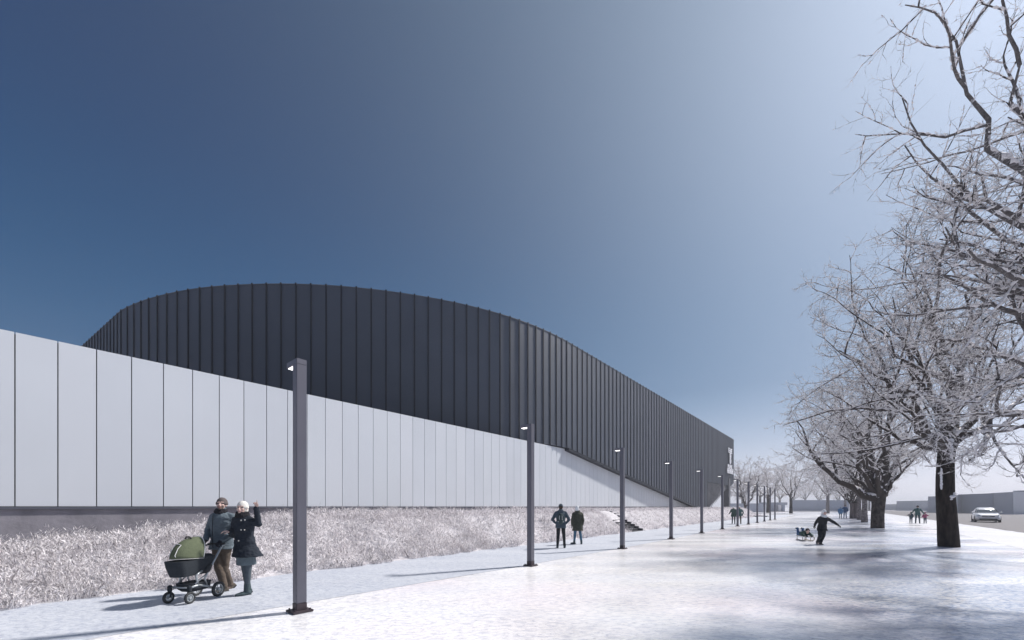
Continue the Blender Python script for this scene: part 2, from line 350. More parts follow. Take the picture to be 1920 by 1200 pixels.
def grass():
    rg = np.random.default_rng(5)
    P = []; 
    def zone(s0, s1, dens, h0, h1, w, umax=16.0, seg=0):
        n = int((s1-s0)*(umax-10.3)*dens)
        s = rg.uniform(s0, s1, n); u = 10.15+(umax-10.3)*rg.uniform(0, 1, n)**1.25
        # clumping
        cl = np.sin(s*2.3+np.sin(u*3))*np.sin(u*2.9+np.sin(s*1.7)); cl2 = np.sin(s*7.1+u*5.3)*np.sin(u*6.7-s*3.1)
        keep = rg.uniform(0, 1, n) < (0.62+0.28*cl+0.2*cl2); s, u, cl = s[keep], u[keep], cl[keep]
        ed = u > 10.28+0.16*np.sin(s*1.9)+0.12*np.sin(s*5.3+1)+0.08*np.sin(s*13.7); s, u, cl = s[ed], u[ed], cl[ed]; cl2 = cl2[keep][ed]
        st = (s > 24.85) & (s < 26.8) & (u < 13.2); s, u, cl = s[~st], u[~st], cl[~st]
        n = len(s)
        z = np.array([bank_h(a, b) for a, b in zip(s, u)])
        # a sprig: short needle placed anywhere in the layer, some are full stems
        full = rg.uniform(0, 1, n) < 0.14
        lay = (h0+(h1-h0)*rg.uniform(0, 1, n)**1.5)*(0.85+0.35*cl)*(0.85+0.3*cl2[~st])
        off = np.where(full, 0, rg.uniform(0, 1, n)**0.8*lay)
        ln = np.where(full, lay*rg.uniform(0.7, 1.15, n), rg.uniform(0.03, 0.13, n)*(h1/0.42))
        az = rg.uniform(0, 2*PI, n); tl = np.where(full, rg.uniform(0.0, 0.45, n), rg.uniform(0.2, 1.25, n))
        dx, dy, dz = np.sin(tl)*np.cos(az), np.sin(tl)*np.sin(az), np.cos(tl)
        p0 = np.stack([s*ST-u*CT, s*CT+u*ST, z+off-0.01], 1); d = np.stack([dx, dy, dz], 1)
        wv = np.stack([np.cos(az+1.57+rg.uniform(-1, 1, n)), np.sin(az+1.57+rg.uniform(-1, 1, n)), rg.uniform(-.4, .4, n)], 1)
        ww = (w*rg.uniform(0.5, 1.3, n)*np.where(full, 0.8, 1.2))[:, None]
        mid = p0+d*ln[:, None]*0.55+np.stack([dx, dy, dz*0], 1)*ln[:, None]*0.05
        tip = p0+d*ln[:, None]+np.stack([dx*0.25, dy*0.25, -0.12*dz], 1)*ln[:, None]
        v = np.stack([p0-wv*ww*0.5, p0+wv*ww*0.5, mid+wv*ww*0.6, tip, mid-wv*ww*0.6], 1)     # pentagon
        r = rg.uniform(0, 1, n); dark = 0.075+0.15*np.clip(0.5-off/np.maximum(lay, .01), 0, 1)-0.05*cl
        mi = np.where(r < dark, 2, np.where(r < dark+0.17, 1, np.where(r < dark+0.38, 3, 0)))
        P.append((v, mi))
    zone(-7, 3, 4000, 0.12, 0.46, 0.0052)
    zone(3, 12, 2600, 0.12, 0.42, 0.007)
    zone(12, 26, 1000, 0.12, 0.42, 0.012)
    zone(26, 48, 460, 0.12, 0.28, 0.02)
    zone(48, 84, 300, 0.10, 0.26, 0.03)
    v = np.concatenate([a for a, _ in P]); mi = np.concatenate([b for _, b in P]); n = len(v)
    o = fastmesh('grass', v.reshape(-1, 3), np.arange(n*5).reshape(n, 5), [M['g1'], M['g2'], M['g3'], M['g4']], mi=mi)
    tag(o, 'frosted dry grass and brush covering the bank below the white wall', 'grass', kind='stuff')
grass()
#@@BUILDING
# ------------------------------------------------------------------ low white volume in front
UW = 16.0                                             # distance of the white wall
def wall_s(px): z = UW*F/(CT*(1570-px)); return (z-UW*ST)/CT
PW = 0.711; S0 = wall_s(28.0)
sK = wall_s(1047)                                     # where the top starts to fall
sE = wall_s(1310)
ZT = 6.05; ZB = 1.66
def ztop(s): return ZT if s < sK else ZT-(ZT-ZB)*(s-sK)/(sE-sK)+0.35*min(1, (s-sK)/3)
bld = empty('low_building', S(20, UW, 0)); tag(bld, 'long low white panelled building front standing behind the frosted bank', 'building')
pb = MB(); gp = 0.022
k0 = -14
for k in range(k0, 95):
    a = S0+k*PW; b = a+PW
    if a >= sE-0.2: break
    b = min(b, sE); za, zb = ztop(a), ztop(b)
    za = min(za, ZT); zb = min(zb, ZT)
    j = 0.0015*math.sin(k*12.9898)
    q = []
    for dd in (UW+j, UW+0.05):
        q.append([S(a+gp/2, dd, ZB), S(b-gp/2, dd, ZB), S(b-gp/2, dd, max(zb, ZB+.02)), S(a+gp/2, dd, max(za, ZB+.02))])
    pb.loft(q)
co_ = rel(pb.build('cladding', [M['white'], M['white2'], M['white3']]), bld)
for f_ in co_.data.polygons: f_.material_index = (int((su(f_.center)[0]-S0)//PW)*7 % 5) % 3
bk = MB(); sL = S0+k0*PW
def prism(mb, prof, d0, d1): mb.loft([[S(s, d0, z) for s, z in prof], [S(s, d1, z) for s, z in prof]])
prism(bk, [(sL, 0), (sE+2, 0), (sE, ZB-0.03), (sK, ZT-0.03), (sL, ZT-0.03)], UW+0.06, UW+9)
rel(bk.build('wall', M['gap']), bld)
pl = MB(); prism(pl, [(sL, -0.2), (sE+3, -0.2), (sE+3, ZB-0.085), (sL, ZB-0.085)], UW+0.03, UW+0.058)
rel(pl.build('plinth', M['plinth']), bld)
tr = MB(); prism(tr, [(sL, ZB-0.08), (sE+3, ZB-0.08), (sE+3, ZB-0.012), (sL, ZB-0.012)], UW-0.03, UW+0.055)
rel(tr.build('drip_edge', M['trim']), bld)

# ------------------------------------------------------------------ tall dark hall with a curved front
HT = H+12.5
ribpx = [(227.5,583),(239.5,576.5),(251.3,571),(264.2,566),(279.2,561),(295,556.5),(312.8,552),(332,548),(352.8,544),(374.7,541),(397.2,538.3),(421.3,536.3),(446.7,535),(473,534),(499.7,533.2),(526.7,533),(555,533.3),(582.8,534.2),(611.7,535.6),(640,537.5),(668.2,540),(696.2,543),(723.8,546.3),(751,550),(777.3,554),(803,558.2),(828.3,562.8),(852,567.6),(875,572.8),(897,578.2),(917.8,583.6),(937.8,589.1),(956.3,594.9),(973.7,600.8),(990,606.8),(1005,612.7),(1018.8,618.6),(1031.7,624.4),(1043.3,630.1),(1054.2,636),(1062.6,640.5)]
rp = [Vector(((x-CX)/F*(F*12.5/(HY-y)), F*12.5/(HY-y))) for x, y in ribpx]
for _ in range(2):
    rp = [rp[0]]+[(rp[i-1]+rp[i]*2+rp[i+1])/4 for i in range(1, len(rp)-1)]+[rp[-1]]
endp = Vector(((1376-CX)/F*74.0, 74.0)); d1 = (endp-rp[-1]); n1 = round(d1.length/0.775); d1n = d1.normalized()
front = rp+[rp[-1]+d1*(i/n1) for i in range(1, n1+1)]
bd = Vector((-0.838, 0.546)); back = [rp[0]+bd*0.8*i for i in range(1, 22)]
line = back[::-1]+front                               # left back end ... right far end
NB = len(back); NF = len(front)
inn = Vector((-d1n.y, d1n.x))                         # into the building
# lower edge height of the straight part, as function of distance from its start
def px_t(px):  # distance along straight part for photo column px
    # intersect ray with line
    r = (px-CX)/F; p = rp[-1]; t = (r*p.y-p.x)/(d1n.x-r*d1n.y); return t
def zat(px, py): t = px_t(px); Y = rp[-1].y+d1n.y*t; return t, H+(HY-py)/F*Y
kn = [zat(1064, 849), zat(1306, 951), zat(1333, 951), zat(1376, 905)]
kt = [k[0] for k in kn]; kz = [k[1] for k in kn]; kz[1] = kz[2] = 1.60; kz[0] = ZT+0.05
def zlow(i):
    j = i-NB
    if j <= NF-n1-1:
        q = su(line[i]); return ZT+0.07 if q[1] < UW+1.6 else 0.2
    t = (line[i]-rp[-1]).length
    return float(np.interp(t, kt, kz))
hall = empty('arena_hall', (line[NB+30].x, line[NB+30].y, 0)); tag(hall, 'tall charcoal ribbed metal hall with a long curved front', 'building')
sh = MB(); rb = MB()
v3 = lambda p, z: Vector((p.x, p.y, z))
tw, g0 = zat(1325, 903)
ZG = H+3.82
gl = MB(); mul = MB()
for i in range(len(line)-1):
    a, b = line[i], line[i+1]; za, zb = zlow(i), zlow(i+1)
    if i == NB+NF-n1-2: zb = kz[0]
    ta = (a-rp[-1]).length if i >= NB+NF-n1-1 else -1; tb = ta+(b-a).length
    top_a = HT
    nrm = Vector(((b-a).y, -(b-a).x)).normalized(); ins = -nrm*0.12
    def slab(mb, z0a, z0b, z1, o0, o1):
        q = []
        for o_ in (o0, o1): q.append([v3(a+nrm*o_, z0a), v3(b+nrm*o_, z0b), v3(b+nrm*o_, z1), v3(a+nrm*o_, z1)])
        mb.loft(q)
    if ta > tw and zb < ZG:                          # glazed zone seen behind the ribs
        slab(sh, ZG, ZG, HT, 0, -0.12); slab(gl, min(za, ZG-.01), zb, ZG-0.02, -0.22, -0.25)
        slab(mul, min(ZG-1.7, ZG), min(ZG-1.7, ZG), ZG-1.62, -0.16, -0.215)
    else: slab(sh, za, zb, HT, 0, -0.12)
    # rib
    prv = line[i-1] if i else a-(b-a); tdir = (b-prv).normalized(); nn = Vector((tdir.y, -tdir.x))
    q = []
    zr = za-0.02
    for z in (zr, HT+0.09): q.append([v3(a+nn*0.052+tdir*0.036, z), v3(a+nn*0.052-tdir*0.036, z), v3(a+nn*0.002-tdir*0.036, z), v3(a+nn*0.002+tdir*0.036, z)])
    rb.loft(q)
rel(sh.build('cladding', M['dark']), hall)
rel(rb.build('ribs', M['rib']), hall); gw = rel(gl.build('window', M['glass']), hall)
tr2 = MB(); tr3 = MB()                                            # dark edge strip under the slanted lower edge and parapet cap
for i in range(NB+NF-n1-1, len(line)-1):
    a, b = line[i], line[i+1]; za, zb = zlow(i), zlow(i+1); nn = Vector(((b-a).y, -(b-a).x)).normalized()
    if (a-rp[-1]).length >= kt[2]-0.01: continue
    (tr2 if (a-rp[-1]).length < kt[1] else tr3).loft([[v3(p+nn*o_, z) for o_, z in ((0.19, zz-0.03), (0.19, zz-0.22), (-0.3, zz-0.22), (-0.3, zz-0.03))] for p, zz in ((a, za), (b, zb))])
rel(tr2.build('edge_trim', M['rib']), hall)
if len(tr3.bm.verts): rel(tr3.build('edge_trim', M['rib']), hall)
cpn = MB()
for i in range(len(line)-1):
    a, b = line[i], line[i+1]; nn = Vector(((b-a).y, -(b-a).x)).normalized()
    cpn.loft([[v3(p+nn*o_, z) for o_, z in ((0.03, HT+0.003), (0.03, HT+0.04), (-0.4, HT+0.04), (-0.4, HT+0.003))] for p in (a, b)])
rel(cpn.build('parapet_cap', M['trim']), hall)
# the body behind the shell: swept inward so the hall is solid from any side
bo = MB()
for i in range(NB+NF-n1-1, len(line)-1):
    a, b = line[i], line[i+1]; za, zb = zlow(i), zlow(i+1)
    in0, in1 = inn*0.45, inn*34
    r1_ = [v3(a+in0, za), v3(a+in0, HT-0.02), v3(a+in1, HT-0.02), v3(a+in1, za)]
    r2_ = [v3(b+in0, zb), v3(b+in0, HT-0.02), v3(b+in1, HT-0.02), v3(b+in1, zb)]
    for k in range(4): bo.poly([r1_[k], r1_[(k+1) % 4], r2_[(k+1) % 4], r2_[k]])
e = line[-1]; z = zlow(len(line)-1)
bo.poly([v3(e, z), v3(e, HT-0.02), v3(e+inn*34, HT-0.02), v3(e+inn*34, z)])
rb_ = rp[-1]+inn*34; lb_ = line[0]
top = [v3(p, HT-0.03) for p in line[:NB+NF-n1]]+[v3(rb_, HT-0.03), v3(Vector((-30, 75)), HT-0.03)]
bo.poly(top)
bo.poly([v3(rb_, 0), v3(rb_, HT-.03), v3(Vector((-30, 75)), HT-.03), v3(Vector((-30, 75)), 0)])
bo.poly([v3(lb_, 0), v3(lb_, HT-.03), v3(Vector((-30, 75)), HT-.03), v3(Vector((-30, 75)), 0)])
rel(bo.build('wall', M['dark'], fn=False), hall)
# two columns under the cantilever and the ribbed lobby wall
cpos = A(1362, 71.5)
rot = Matrix.Rotation(-TH, 3, 'Z')
cl = MB(); cl.box((cpos.x, cpos.y, 4.0), (1.05, 1.3, 5.6), rot, bev=0.04); rel(cl.build('column', M['column']), hall)
# sign near the far end: small word block, double ring emblem, small line and larger line of white letters
tS = lambda px: px_t(px)
def sp(t, z, o_=0.20): p = rp[-1]+d1n*t+Vector((d1n.y, -d1n.x))*o_; return v3(p, z)
def zz(px, py): return zat(px, py)[1]
sgn = MB(); t0, t1 = px_t(1363.0), px_t(1370.4); tm = (t0+t1)/2
zof = lambda py: H+(HY-py)/F*(rp[-1].y+d1n.y*tm)
ax = Vector((d1n.x, d1n.y, 0)); rot2 = frame(ax, Vector((-d1n.y, d1n.x, 0)), Vector((0, 0, 1)))
def bar(t, z, w, h, o_=0.22): c = sp(t, z, o_); sgn.box(c, (w, 0.06, h), rot2)
def letters(t0, t1, z, h, n, pat):
    w = (t1-t0)/n
    for k in range(n):
        c = t0+(k+0.5)*w; p = pat[k % len(pat)]; st = w*0.24
        if p in 'HENMU': bar(c-w*0.32, z, st, h)
        if p in 'HNMU': bar(c+w*0.32, z, st, h)
        if p in 'HE': bar(c, z, w*0.5, h*0.2)
        if p in 'EUOT': bar(c, z+(-1 if p == 'U' else 1)*h*0.4, w*0.7, h*0.2)
        if p == 'E': bar(c, z-h*0.4, w*0.7, h*0.2)
        if p in 'IT': bar(c, z, st, h)
        if p in 'NM': bar(c, z+h*0.1, w*0.3, h*0.55)
letters(t0, t1, zof(845.5), 0.85, 3, 'EHE')
for py in (855.5, 864.5):
    c = sp(tm, zof(py), 0.23); sgn.torus(c, (Vector((-d1n.y, d1n.x, 0))), 0.44, 0.17, n=20, k=6, sq=0.3)
    sgn.box(c, (0.3, 0.05, 0.3), rot2)
letters(t0-0.5, t1, zof(875), 0.62, 4, 'NUHE')
letters(px_t(1360.8), px_t(1372.6), zof(883.5), 0.92, 6, 'HENUHE')
rel(sgn.build('sign', M['sign']), hall)
for o_ in list(hall.children):
    if o_.name.startswith('sign'): o_['label'] = 'white raised letters and a double ring emblem'

# ------------------------------------------------------------------ stairs up the bank
st_ = MB(); caps = []; ck = MB(); s0 = 25.0; n = 9; RZ = Matrix.Rotation(-TH, 3, 'Z')
for k in range(n):
    u0 = 10.3+k*0.28; z1 = k*0.145+0.05
    st_.box(S(s0+0.75, u0+0.14, z1/2-0.02), (0.28, 1.5, z1), RZ)
    ck.box(S(s0+1.58, u0+0.14, (z1+0.13)/2-0.02), (0.28, 0.14, z1+0.13), RZ)
    caps.append(MB().box(S(s0+1.58, u0+0.15, z1+0.12), (0.20, 0.13, 0.025), RZ, bev=0.01))
stairs = empty('outdoor_stairs', S(s0+1, 10.25)); tag(stairs, 'short dark outdoor stairs with a snow capped side wall climbing the frosted bank', 'stairs')
M['c_stair'] = mat('dark_stair', (0.028, 0.028, 0.036), 0.7); rel(st_.build('steps', M['c_stair']), stairs); [rel(c_.build('snow_cap', M['snowpatch']), stairs) for c_ in caps]; rel(ck.build('side_wall', M['c_stair']), stairs)

# ------------------------------------------------------------------ lamps
def make_lamp():
    r = empty('street_lamp'); tag(r, cat='street lamp', group='square post lamps in a row along the path')
    MB().box((0, 0, 0.016), (0.30, 0.30, 0.032), bev=0.006).build('base_plate', M['foot'], r)
    for x in (-.11, .11):
        for y in (-.11, .11): MB().disc((x, y, 0.04), (0, 0, 1), 0.014, 0.03, 6).build('bolt', M['foot'], r)
    MB().box((0, 0, 0.086), (0.156, 0.156, 0.11), bev=0.004).build('collar', M['foot'], r)
    MB().box((0, 0, 1.935+0.07), (0.15, 0.15, 3.72), bev=0.006).build('pole', M['pole'], r)
    hd_ = MB().box((-0.115, 0, 3.905), (0.38, 0.152, 0.088), bev=0.006).build('lamp_head', M['pole'], r)
    MB().box((-0.185, 0, 3.857), (0.20, 0.115, 0.012)).build('lamp_lens', M['lens'], hd_)
    return r
def copy_tree(o, parent=None):
    c = o.copy(); COL.objects.link(c); c.parent = parent
    for ch in list(o.children):
        d = copy_tree(ch, c); d.matrix_parent_inverse = ch.matrix_parent_inverse.copy()
    return c
lamps = [(562, 1147), (995, 1061), (1167, 1029), (1259, 1011), (1317, 1000), (1356, 992.5), (1385, 987), (1406.5, 983.3), (1424, 980.3), (1438, 977.8), (1449.3, 975.8), (1458.5, 974.1)]
ll = ['large front post lamp standing right of the couple with the pram', 'second nearest post lamp, left of the two people seen from behind',
      'third post lamp, standing in front of the dark outdoor stairs', 'fourth post lamp, below the falling edge of the black hall', 'fifth post lamp, where the black ribbed front meets the bank',
      'sixth post lamp, in front of the hall column', 'seventh post lamp, overlapping the distant pair on the path', 'eighth post lamp, just right of the distant pair',
      'ninth post lamp, fourth from the far end of the row', 'tenth post lamp, third from the far end of the row', 'eleventh post lamp, last but one of the row', 'farthest and smallest post lamp of the row']
lamp0 = make_lamp()
for i, (px, py) in enumerate(lamps):
    o = lamp0 if i == 0 else copy_tree(lamp0)
    p = G(px, py); s_, u_ = su(p); p = S(s_, 0.5*u_+0.5*6.52, 0) if i > 2 else p
    o.location = (p.x, p.y, 0.004); o.rotation_euler = (0, 0, -TH); o['label'] = ll[i]

# ------------------------------------------------------------------ far buildings
def block(name, pts, z1, m, label, cat='building', snow=True, z0=-0.1):
    r = empty(name, (pts[0][0], pts[0][1], 0)); tag(r, label, cat)
    b = MB(); b.loft([[(p[0], p[1], z0) for p in pts], [(p[0], p[1], z1) for p in pts]]); rel(b.build('wall', m), r)
    if snow:
        c = Vector((sum(p[0] for p in pts)/len(pts), sum(p[1] for p in pts)/len(pts)))
        q = [c+(Vector((p[0], p[1]))-c)*1.004 for p in pts]
        b = MB(); b.loft([[(p.x, p.y, z1+0.003) for p in q], [(p.x, p.y, z1+0.18) for p in q]]); rel(b.build('roof_edge', m), r)
    return r
def hgt(py, Y): return H+(HY-py)/F*Y
block('distant_building', [A(1484, 152), A(1592, 155), A(1600, 190), A(1490, 190)], hgt(938.5, 153), M['farwall'], 'flat grey blue building across the snow behind the two people in blue')
block('distant_building', [A(1364, 118), A(1433, 122), A(1440, 150), A(1390, 150)], hgt(945, 120), M['farwall'], 'low grey building behind the forked tree beside the hall column')
g = empty('gate_pavilion', A(1450, 135)); tag(g, 'small flat roofed white pavilion with open portal behind the farthest lamps', 'pavilion')
b = MB(); z2 = hgt(943.6, 135); b.box((A(1449, 137).x, 137, z2-0.15), (7.3, 4, 0.9)); rel(b.build('roof', M['farwall']), g)
for px, w, c in ((1437, 1.6, 'farwhite'), (1448, 1.9, 'farwall'), (1459.5, 1.1, 'farwhite'), (1466.5, 1.0, 'farwall')):
    b = MB(); b.box((A(px, 136).x, 136.4, (z2-0.6)/2), (w, 2.2, z2-0.6)); rel(b.build('pier', M[c]), g)
block('distant_building', [A(1740, 112), A(1796, 98.5), A(1862, 104), A(1830, 160), A(1750, 160)], hgt(931, 105), M['farwall2'], 'pale grey blue hall right behind the nearest tree trunk')
block('distant_building', [A(1796.5, 100), A(1862, 91), A(1880, 130), A(1810, 140)], hgt(927.3, 95), M['farwall'], 'darker flat hall directly behind the white car')
block('distant_building', [A(1858, 92), A(1900, 84), A(1990, 86), A(1960, 120)], hgt(925, 88), M['farwall2'], 'light grey block right of the white car')
block('distant_building', [A(1900, 93), A(2100, 80), A(2150, 110)], hgt(920.5, 90), M['farwall'], 'grey hall cut off by the right edge of the photo')
block('distant_building', [A(1681, 170), A(1745, 150), A(1745, 190), A(1690, 200)], hgt(940, 162), M['farwall2'], 'low pale building left of the nearest trunk, topmost of the stepped group')
block('distant_building', [A(1655, 196), A(1712, 190), A(1712, 220), A(1650, 230)], hgt(946, 192), M['farwall2'], 'lowest grey building between the thick trunk and the walking family')
block('distant_building', [A(1712, 178), A(1740, 165), A(1742, 186), A(1715, 190)], hgt(944, 172), M['farwall'], 'small grey building behind the walking family')
b = MB(); b.box(G(1427, 969.2)+Vector((0, 0, 0.12)), (2.3, 0.35, 0.10)); b.box(G(1427, 969.2)+Vector((-0.8, 0, 0.035)), (0.1, 0.3, 0.07)); b.box(G(1427, 969.2)+Vector((0.8, 0, 0.035)), (0.1, 0.3, 0.07))
tag(b.build('kerb_beam', M['gap']), 'thin dark low beam lying in the snow past the end of the bank', 'beam')
b = MB(); b.box(A(1500, 131, 0.06), (26, 0.3, 0.12)); tag(b.build('kerb', M['trim']), kind='structure')
#@@TREES
WS = bpy.data.scenes.new('workshop')                  # empty side scene used only while shaping clothes and bodies
def remesh(mb, vox, smooth=2, wr=0.0, wsc=9.0, seed=0):
    bmesh.ops.recalc_face_normals(mb.bm, faces=mb.bm.faces[:])
    me = bpy.data.meshes.new('tmp'); mb.bm.to_mesh(me); mb.bm.free()
    o = bpy.data.objects.new('tmp', me); WS.collection.objects.link(o)
    m = o.modifiers.new('r', 'REMESH'); m.mode = 'VOXEL'; m.voxel_size = vox; m.use_smooth_shade = True
    if smooth: q = o.modifiers.new('s', 'SMOOTH'); q.factor = 0.6; q.iterations = smooth
    with bpy.context.temp_override(scene=WS, view_layer=WS.view_layers[0]):
        dg = bpy.context.evaluated_depsgraph_get(); e = o.evaluated_get(dg); out = bpy.data.meshes.new_from_object(e)
    bpy.data.objects.remove(o); bpy.data.meshes.remove(me)
    if wr:
        nv = len(out.vertices); co_ = np.empty(nv*3, dtype=np.float32); no_ = np.empty(nv*3, dtype=np.float32)
        out.vertices.foreach_get('co', co_); out.vertices.foreach_get('normal', no_); co_ = co_.reshape(-1, 3); D = np.empty(nv, dtype=np.float32)
        for i_, c in enumerate(co_.tolist()):
            c = Vector(c); D[i_] = noise.noise(Vector((c.x*wsc, c.y*wsc, c.z*wsc*1.6+seed)))+0.5*noise.noise(Vector((c.x*wsc*2.3+7, c.y*wsc*2.3, c.z*wsc*3.2+seed)))
        out.vertices.foreach_set('co', (co_+no_.reshape(-1, 3)*D[:, None]*wr).ravel()); out.update()
    out.polygons.foreach_set('use_smooth', [True]*len(out.polygons)); return out
# ------------------------------------------------------------------ trees
class Tree:
    def __init__(s, seed): s.zmin = 2.6; s.rg = random.Random(seed); s.br = {}; s.clumps = []
    def add(s, lvl, pts, rad): s.br.setdefault(lvl, []).append((pts, rad))
    def path(s, p0, d0, L, n, curl, up):
        """wandering polyline"""
        rg = s.rg; pts = [p0]; d = d0.normalized(); st = L/n
        for i in range(n):
            d = d+Vector((rg.gauss(0, curl), rg.gauss(0, curl), rg.gauss(0, curl)+up+(0.25 if pts[-1].z < s.zmin else 0))); d.normalize()
            pts.append(pts[-1]+d*st)
        return pts
    def limb_to(s, p0, p1, n=9, bow=0.12, r0=0.2, r1=0.05, wig=0.02):
        rg = s.rg; L = (p1-p0).length; o = Vector((rg.gauss(0, 1), rg.gauss(0, 1), 0))*L*bow*0.3+Vector((0, 0, L*bow*rg.uniform(-0.6, 1)))
        pts = []; rad = []
        for i in range(n+1):
            t = i/n; p = p0.lerp(p1, t)+o*math.sin(PI*t)+(Vector((rg.gauss(0, 1), rg.gauss(0, 1), rg.gauss(0, 1)))*L*wig if 0 < i else Vector())
            pts.append(p); rad.append(r0+(r1-r0)*t**0.8)
        return pts, rad
    def kids(s, pts, rad, lvl, cfg):
        if lvl >= len(cfg): return
        c = cfg[lvl]; rg = s.rg; Ltot = sum((b-a).length for a, b in zip(pts, pts[1:])); n = len(pts)-1
        cnt = max(1, int(c['n']*(0.7+0.6*rg.random())*(Ltot/c['per'] if 'per' in c else 1)+0.5)); az = rg.uniform(0, 6.28)
        for k in range(cnt):
            t = c.get('t0', 0.2)+(1-c.get('t0', 0.2))*(k+rg.random())/cnt; f = min(t*n, n-1e-4); i = int(f); p = pts[i].lerp(pts[i+1], f-i)
            tan = (pts[i+1]-pts[i]).normalized(); az += 2.4+rg.uniform(-.5, .5)
            o = tan.orthogonal().normalized(); o = Matrix.Rotation(az, 3, tan) @ o
            an = R(rg.uniform(*c['ang'])); d = tan*math.cos(an)+o*math.sin(an)
            L = Ltot*rg.uniform(*c['len'])*(1.08-0.55*t)
            if 'max' in c: L = min(L, c['max']*rg.uniform(.7, 1.1))
            if 'min' in c: L = max(L, c['min']*rg.uniform(.7, 1.2))
            r = min((rad[i]+(rad[i+1]-rad[i])*(f-i))*c['rk'], c['rmax']); r = max(r, c['rmin'])
            q = s.path(p, d, L, c['seg'], c['curl'], c['up']); m = len(q)
            rr = [r*(1-0.75*j/(m-1)) for j in range(m)]
            s.add(lvl, q, rr); s.kids(q, rr, lvl+1, cfg)
    def tubes(s, lvls, sides):
        Vs = []; Fs = []; base = 0
        grp = {}
        for l in lvls:
            for pts, rad in s.br.get(l, []): grp.setdefault((len(pts), sides[l]), []).append((pts, rad))
        for (n, k), lst in grp.items():
            Pn = np.array([[tuple(p) for p in a] for a, _ in lst], dtype=np.float32); Rn = np.array([b for _, b in lst], dtype=np.float32)
            T = np.gradient(Pn, axis=1); T /= np.linalg.norm(T, axis=2, keepdims=True)+1e-9
            T0 = T.mean(axis=1); ref = np.where(np.abs(T0[:, 2:3]) < 0.75, np.array([[0, 0, 1.]]), np.array([[1., 0, 0]]))[:, None, :]
            U = np.cross(T, np.broadcast_to(ref, T.shape)); U /= np.linalg.norm(U, axis=2, keepdims=True)+1e-9
            Wv = np.cross(T, U); a = np.arange(k)*2*PI/k
            V = Pn[:, :, None, :]+Rn[:, :, None, None]*(U[:, :, None, :]*np.cos(a)[None, None, :, None]+Wv[:, :, None, :]*np.sin(a)[None, None, :, None])
            B = len(lst); idx = np.arange(B*n*k).reshape(B, n, k)+base
            A0 = idx[:, :-1, :]; A1 = idx[:, 1:, :]
            Fq = np.stack([A0, np.roll(A0, -1, 2), np.roll(A1, -1, 2), A1], -1).reshape(-1, 4)
            Vs.append(V.reshape(-1, 3)); Fs.append(Fq); base += B*n*k
        return (np.concatenate(Vs), np.concatenate(Fs)) if Vs else (None, None)
    def snow(s, lvls, cover, grow, base=0.0, maxn=14000, slope=0.85):
        """lumps of snow lying along the upper side of branches"""
        rg = s.rg; it = []
        for l in lvls:
            for pts, rad in s.br.get(l, []):
                for i in range(len(pts)-1):
                    d = pts[i+1]-pts[i]; L = d.length
                    if L < 1e-4: continue
                    t = d/L
                    if abs(t.z) > slope: continue
                    k = L/max(0.10, rad[i]*3.2); k = int(k)+(rg.random() < k-int(k))
                    for _ in range(k):
                        if rg.random() > cover: continue
                        f = rg.random(); r = rad[i]+(rad[i+1]-rad[i])*f; sz = r*grow*rg.uniform(.7, 1.25)+base*rg.uniform(.6, 1.3)
                        it.append((*(pts[i]+d*f+Vector((0, 0, r*0.75))), *t, sz*rg.uniform(1.3, 3.0), sz, sz*rg.uniform(0.55, 0.9)))
        if not it: return None, None
        rg.shuffle(it); A_ = np.array(it[:maxn], dtype=np.float32); n = len(A_)
        g = (1+5**.5)/2; ic = np.array([(-1, g, 0), (1, g, 0), (-1, -g, 0), (1, -g, 0), (0, -1, g), (0, 1, g), (0, -1, -g), (0, 1, -g), (g, 0, -1), (g, 0, 1), (-g, 0, -1), (-g, 0, 1)])/1.9
        fc = np.array([(0,11,5),(0,5,1),(0,1,7),(0,7,10),(0,10,11),(1,5,9),(5,11,4),(11,10,2),(10,7,6),(7,1,8),(3,9,4),(3,4,2),(3,2,6),(3,6,8),(3,8,9),(4,9,5),(2,4,11),(6,2,10),(8,6,7),(9,8,1)])
        T = A_[:, 3:6]; up = np.array([[0, 0, 1.]]); Sd = np.cross(T, up); Sd /= np.linalg.norm(Sd, axis=1, keepdims=True)+1e-9; U = np.cross(Sd, T)
        J = np.random.default_rng(3).uniform(0.75, 1.25, (n, 12, 1))
        V = A_[:, None, 0:3]+J*(ic[None, :, 0:1]*T[:, None]*A_[:, None, 6:7]+ic[None, :, 1:2]*Sd[:, None]*A_[:, None, 7:8]+ic[None, :, 2:3]*U[:, None]*A_[:, None, 8:9])
        Fq = (np.arange(n)[:, None, None]*12+fc[None]).reshape(-1, 3)
        return V.reshape(-1, 3), Fq
def trunk_mesh(mb, pts, rad, n=22, lump=0.10, seed=0, flare=0.25):
    """bark trunk with fluting and root flare"""
    rings = []; m = len(pts)
    for j in range(m):
        t = (pts[min(j+1, m-1)]-pts[max(j-1, 0)]).normalized(); u = Vector((1, 0, 0)); u = (u-t*u.dot(t)).normalized(); w = t.cross(u)
        z = (pts[j]-pts[0]).length; ring = []
        for k in range(n):
            a = 2*PI*k/n; f = 1+lump*noise.noise(Vector((math.cos(a)*1.8, math.sin(a)*1.8, z*0.5+seed)))+0.5*lump*noise.noise(Vector((math.cos(a)*5, math.sin(a)*5, z*1.2+seed)))
            f += flare*math.exp(-z/0.35)*(0.6+0.4*math.cos(a*5+seed))
            ring.append(pts[j]+(u*math.cos(a)+w*math.sin(a))*rad[j]*f)
        rings.append(ring)
    mb.loft(rings)
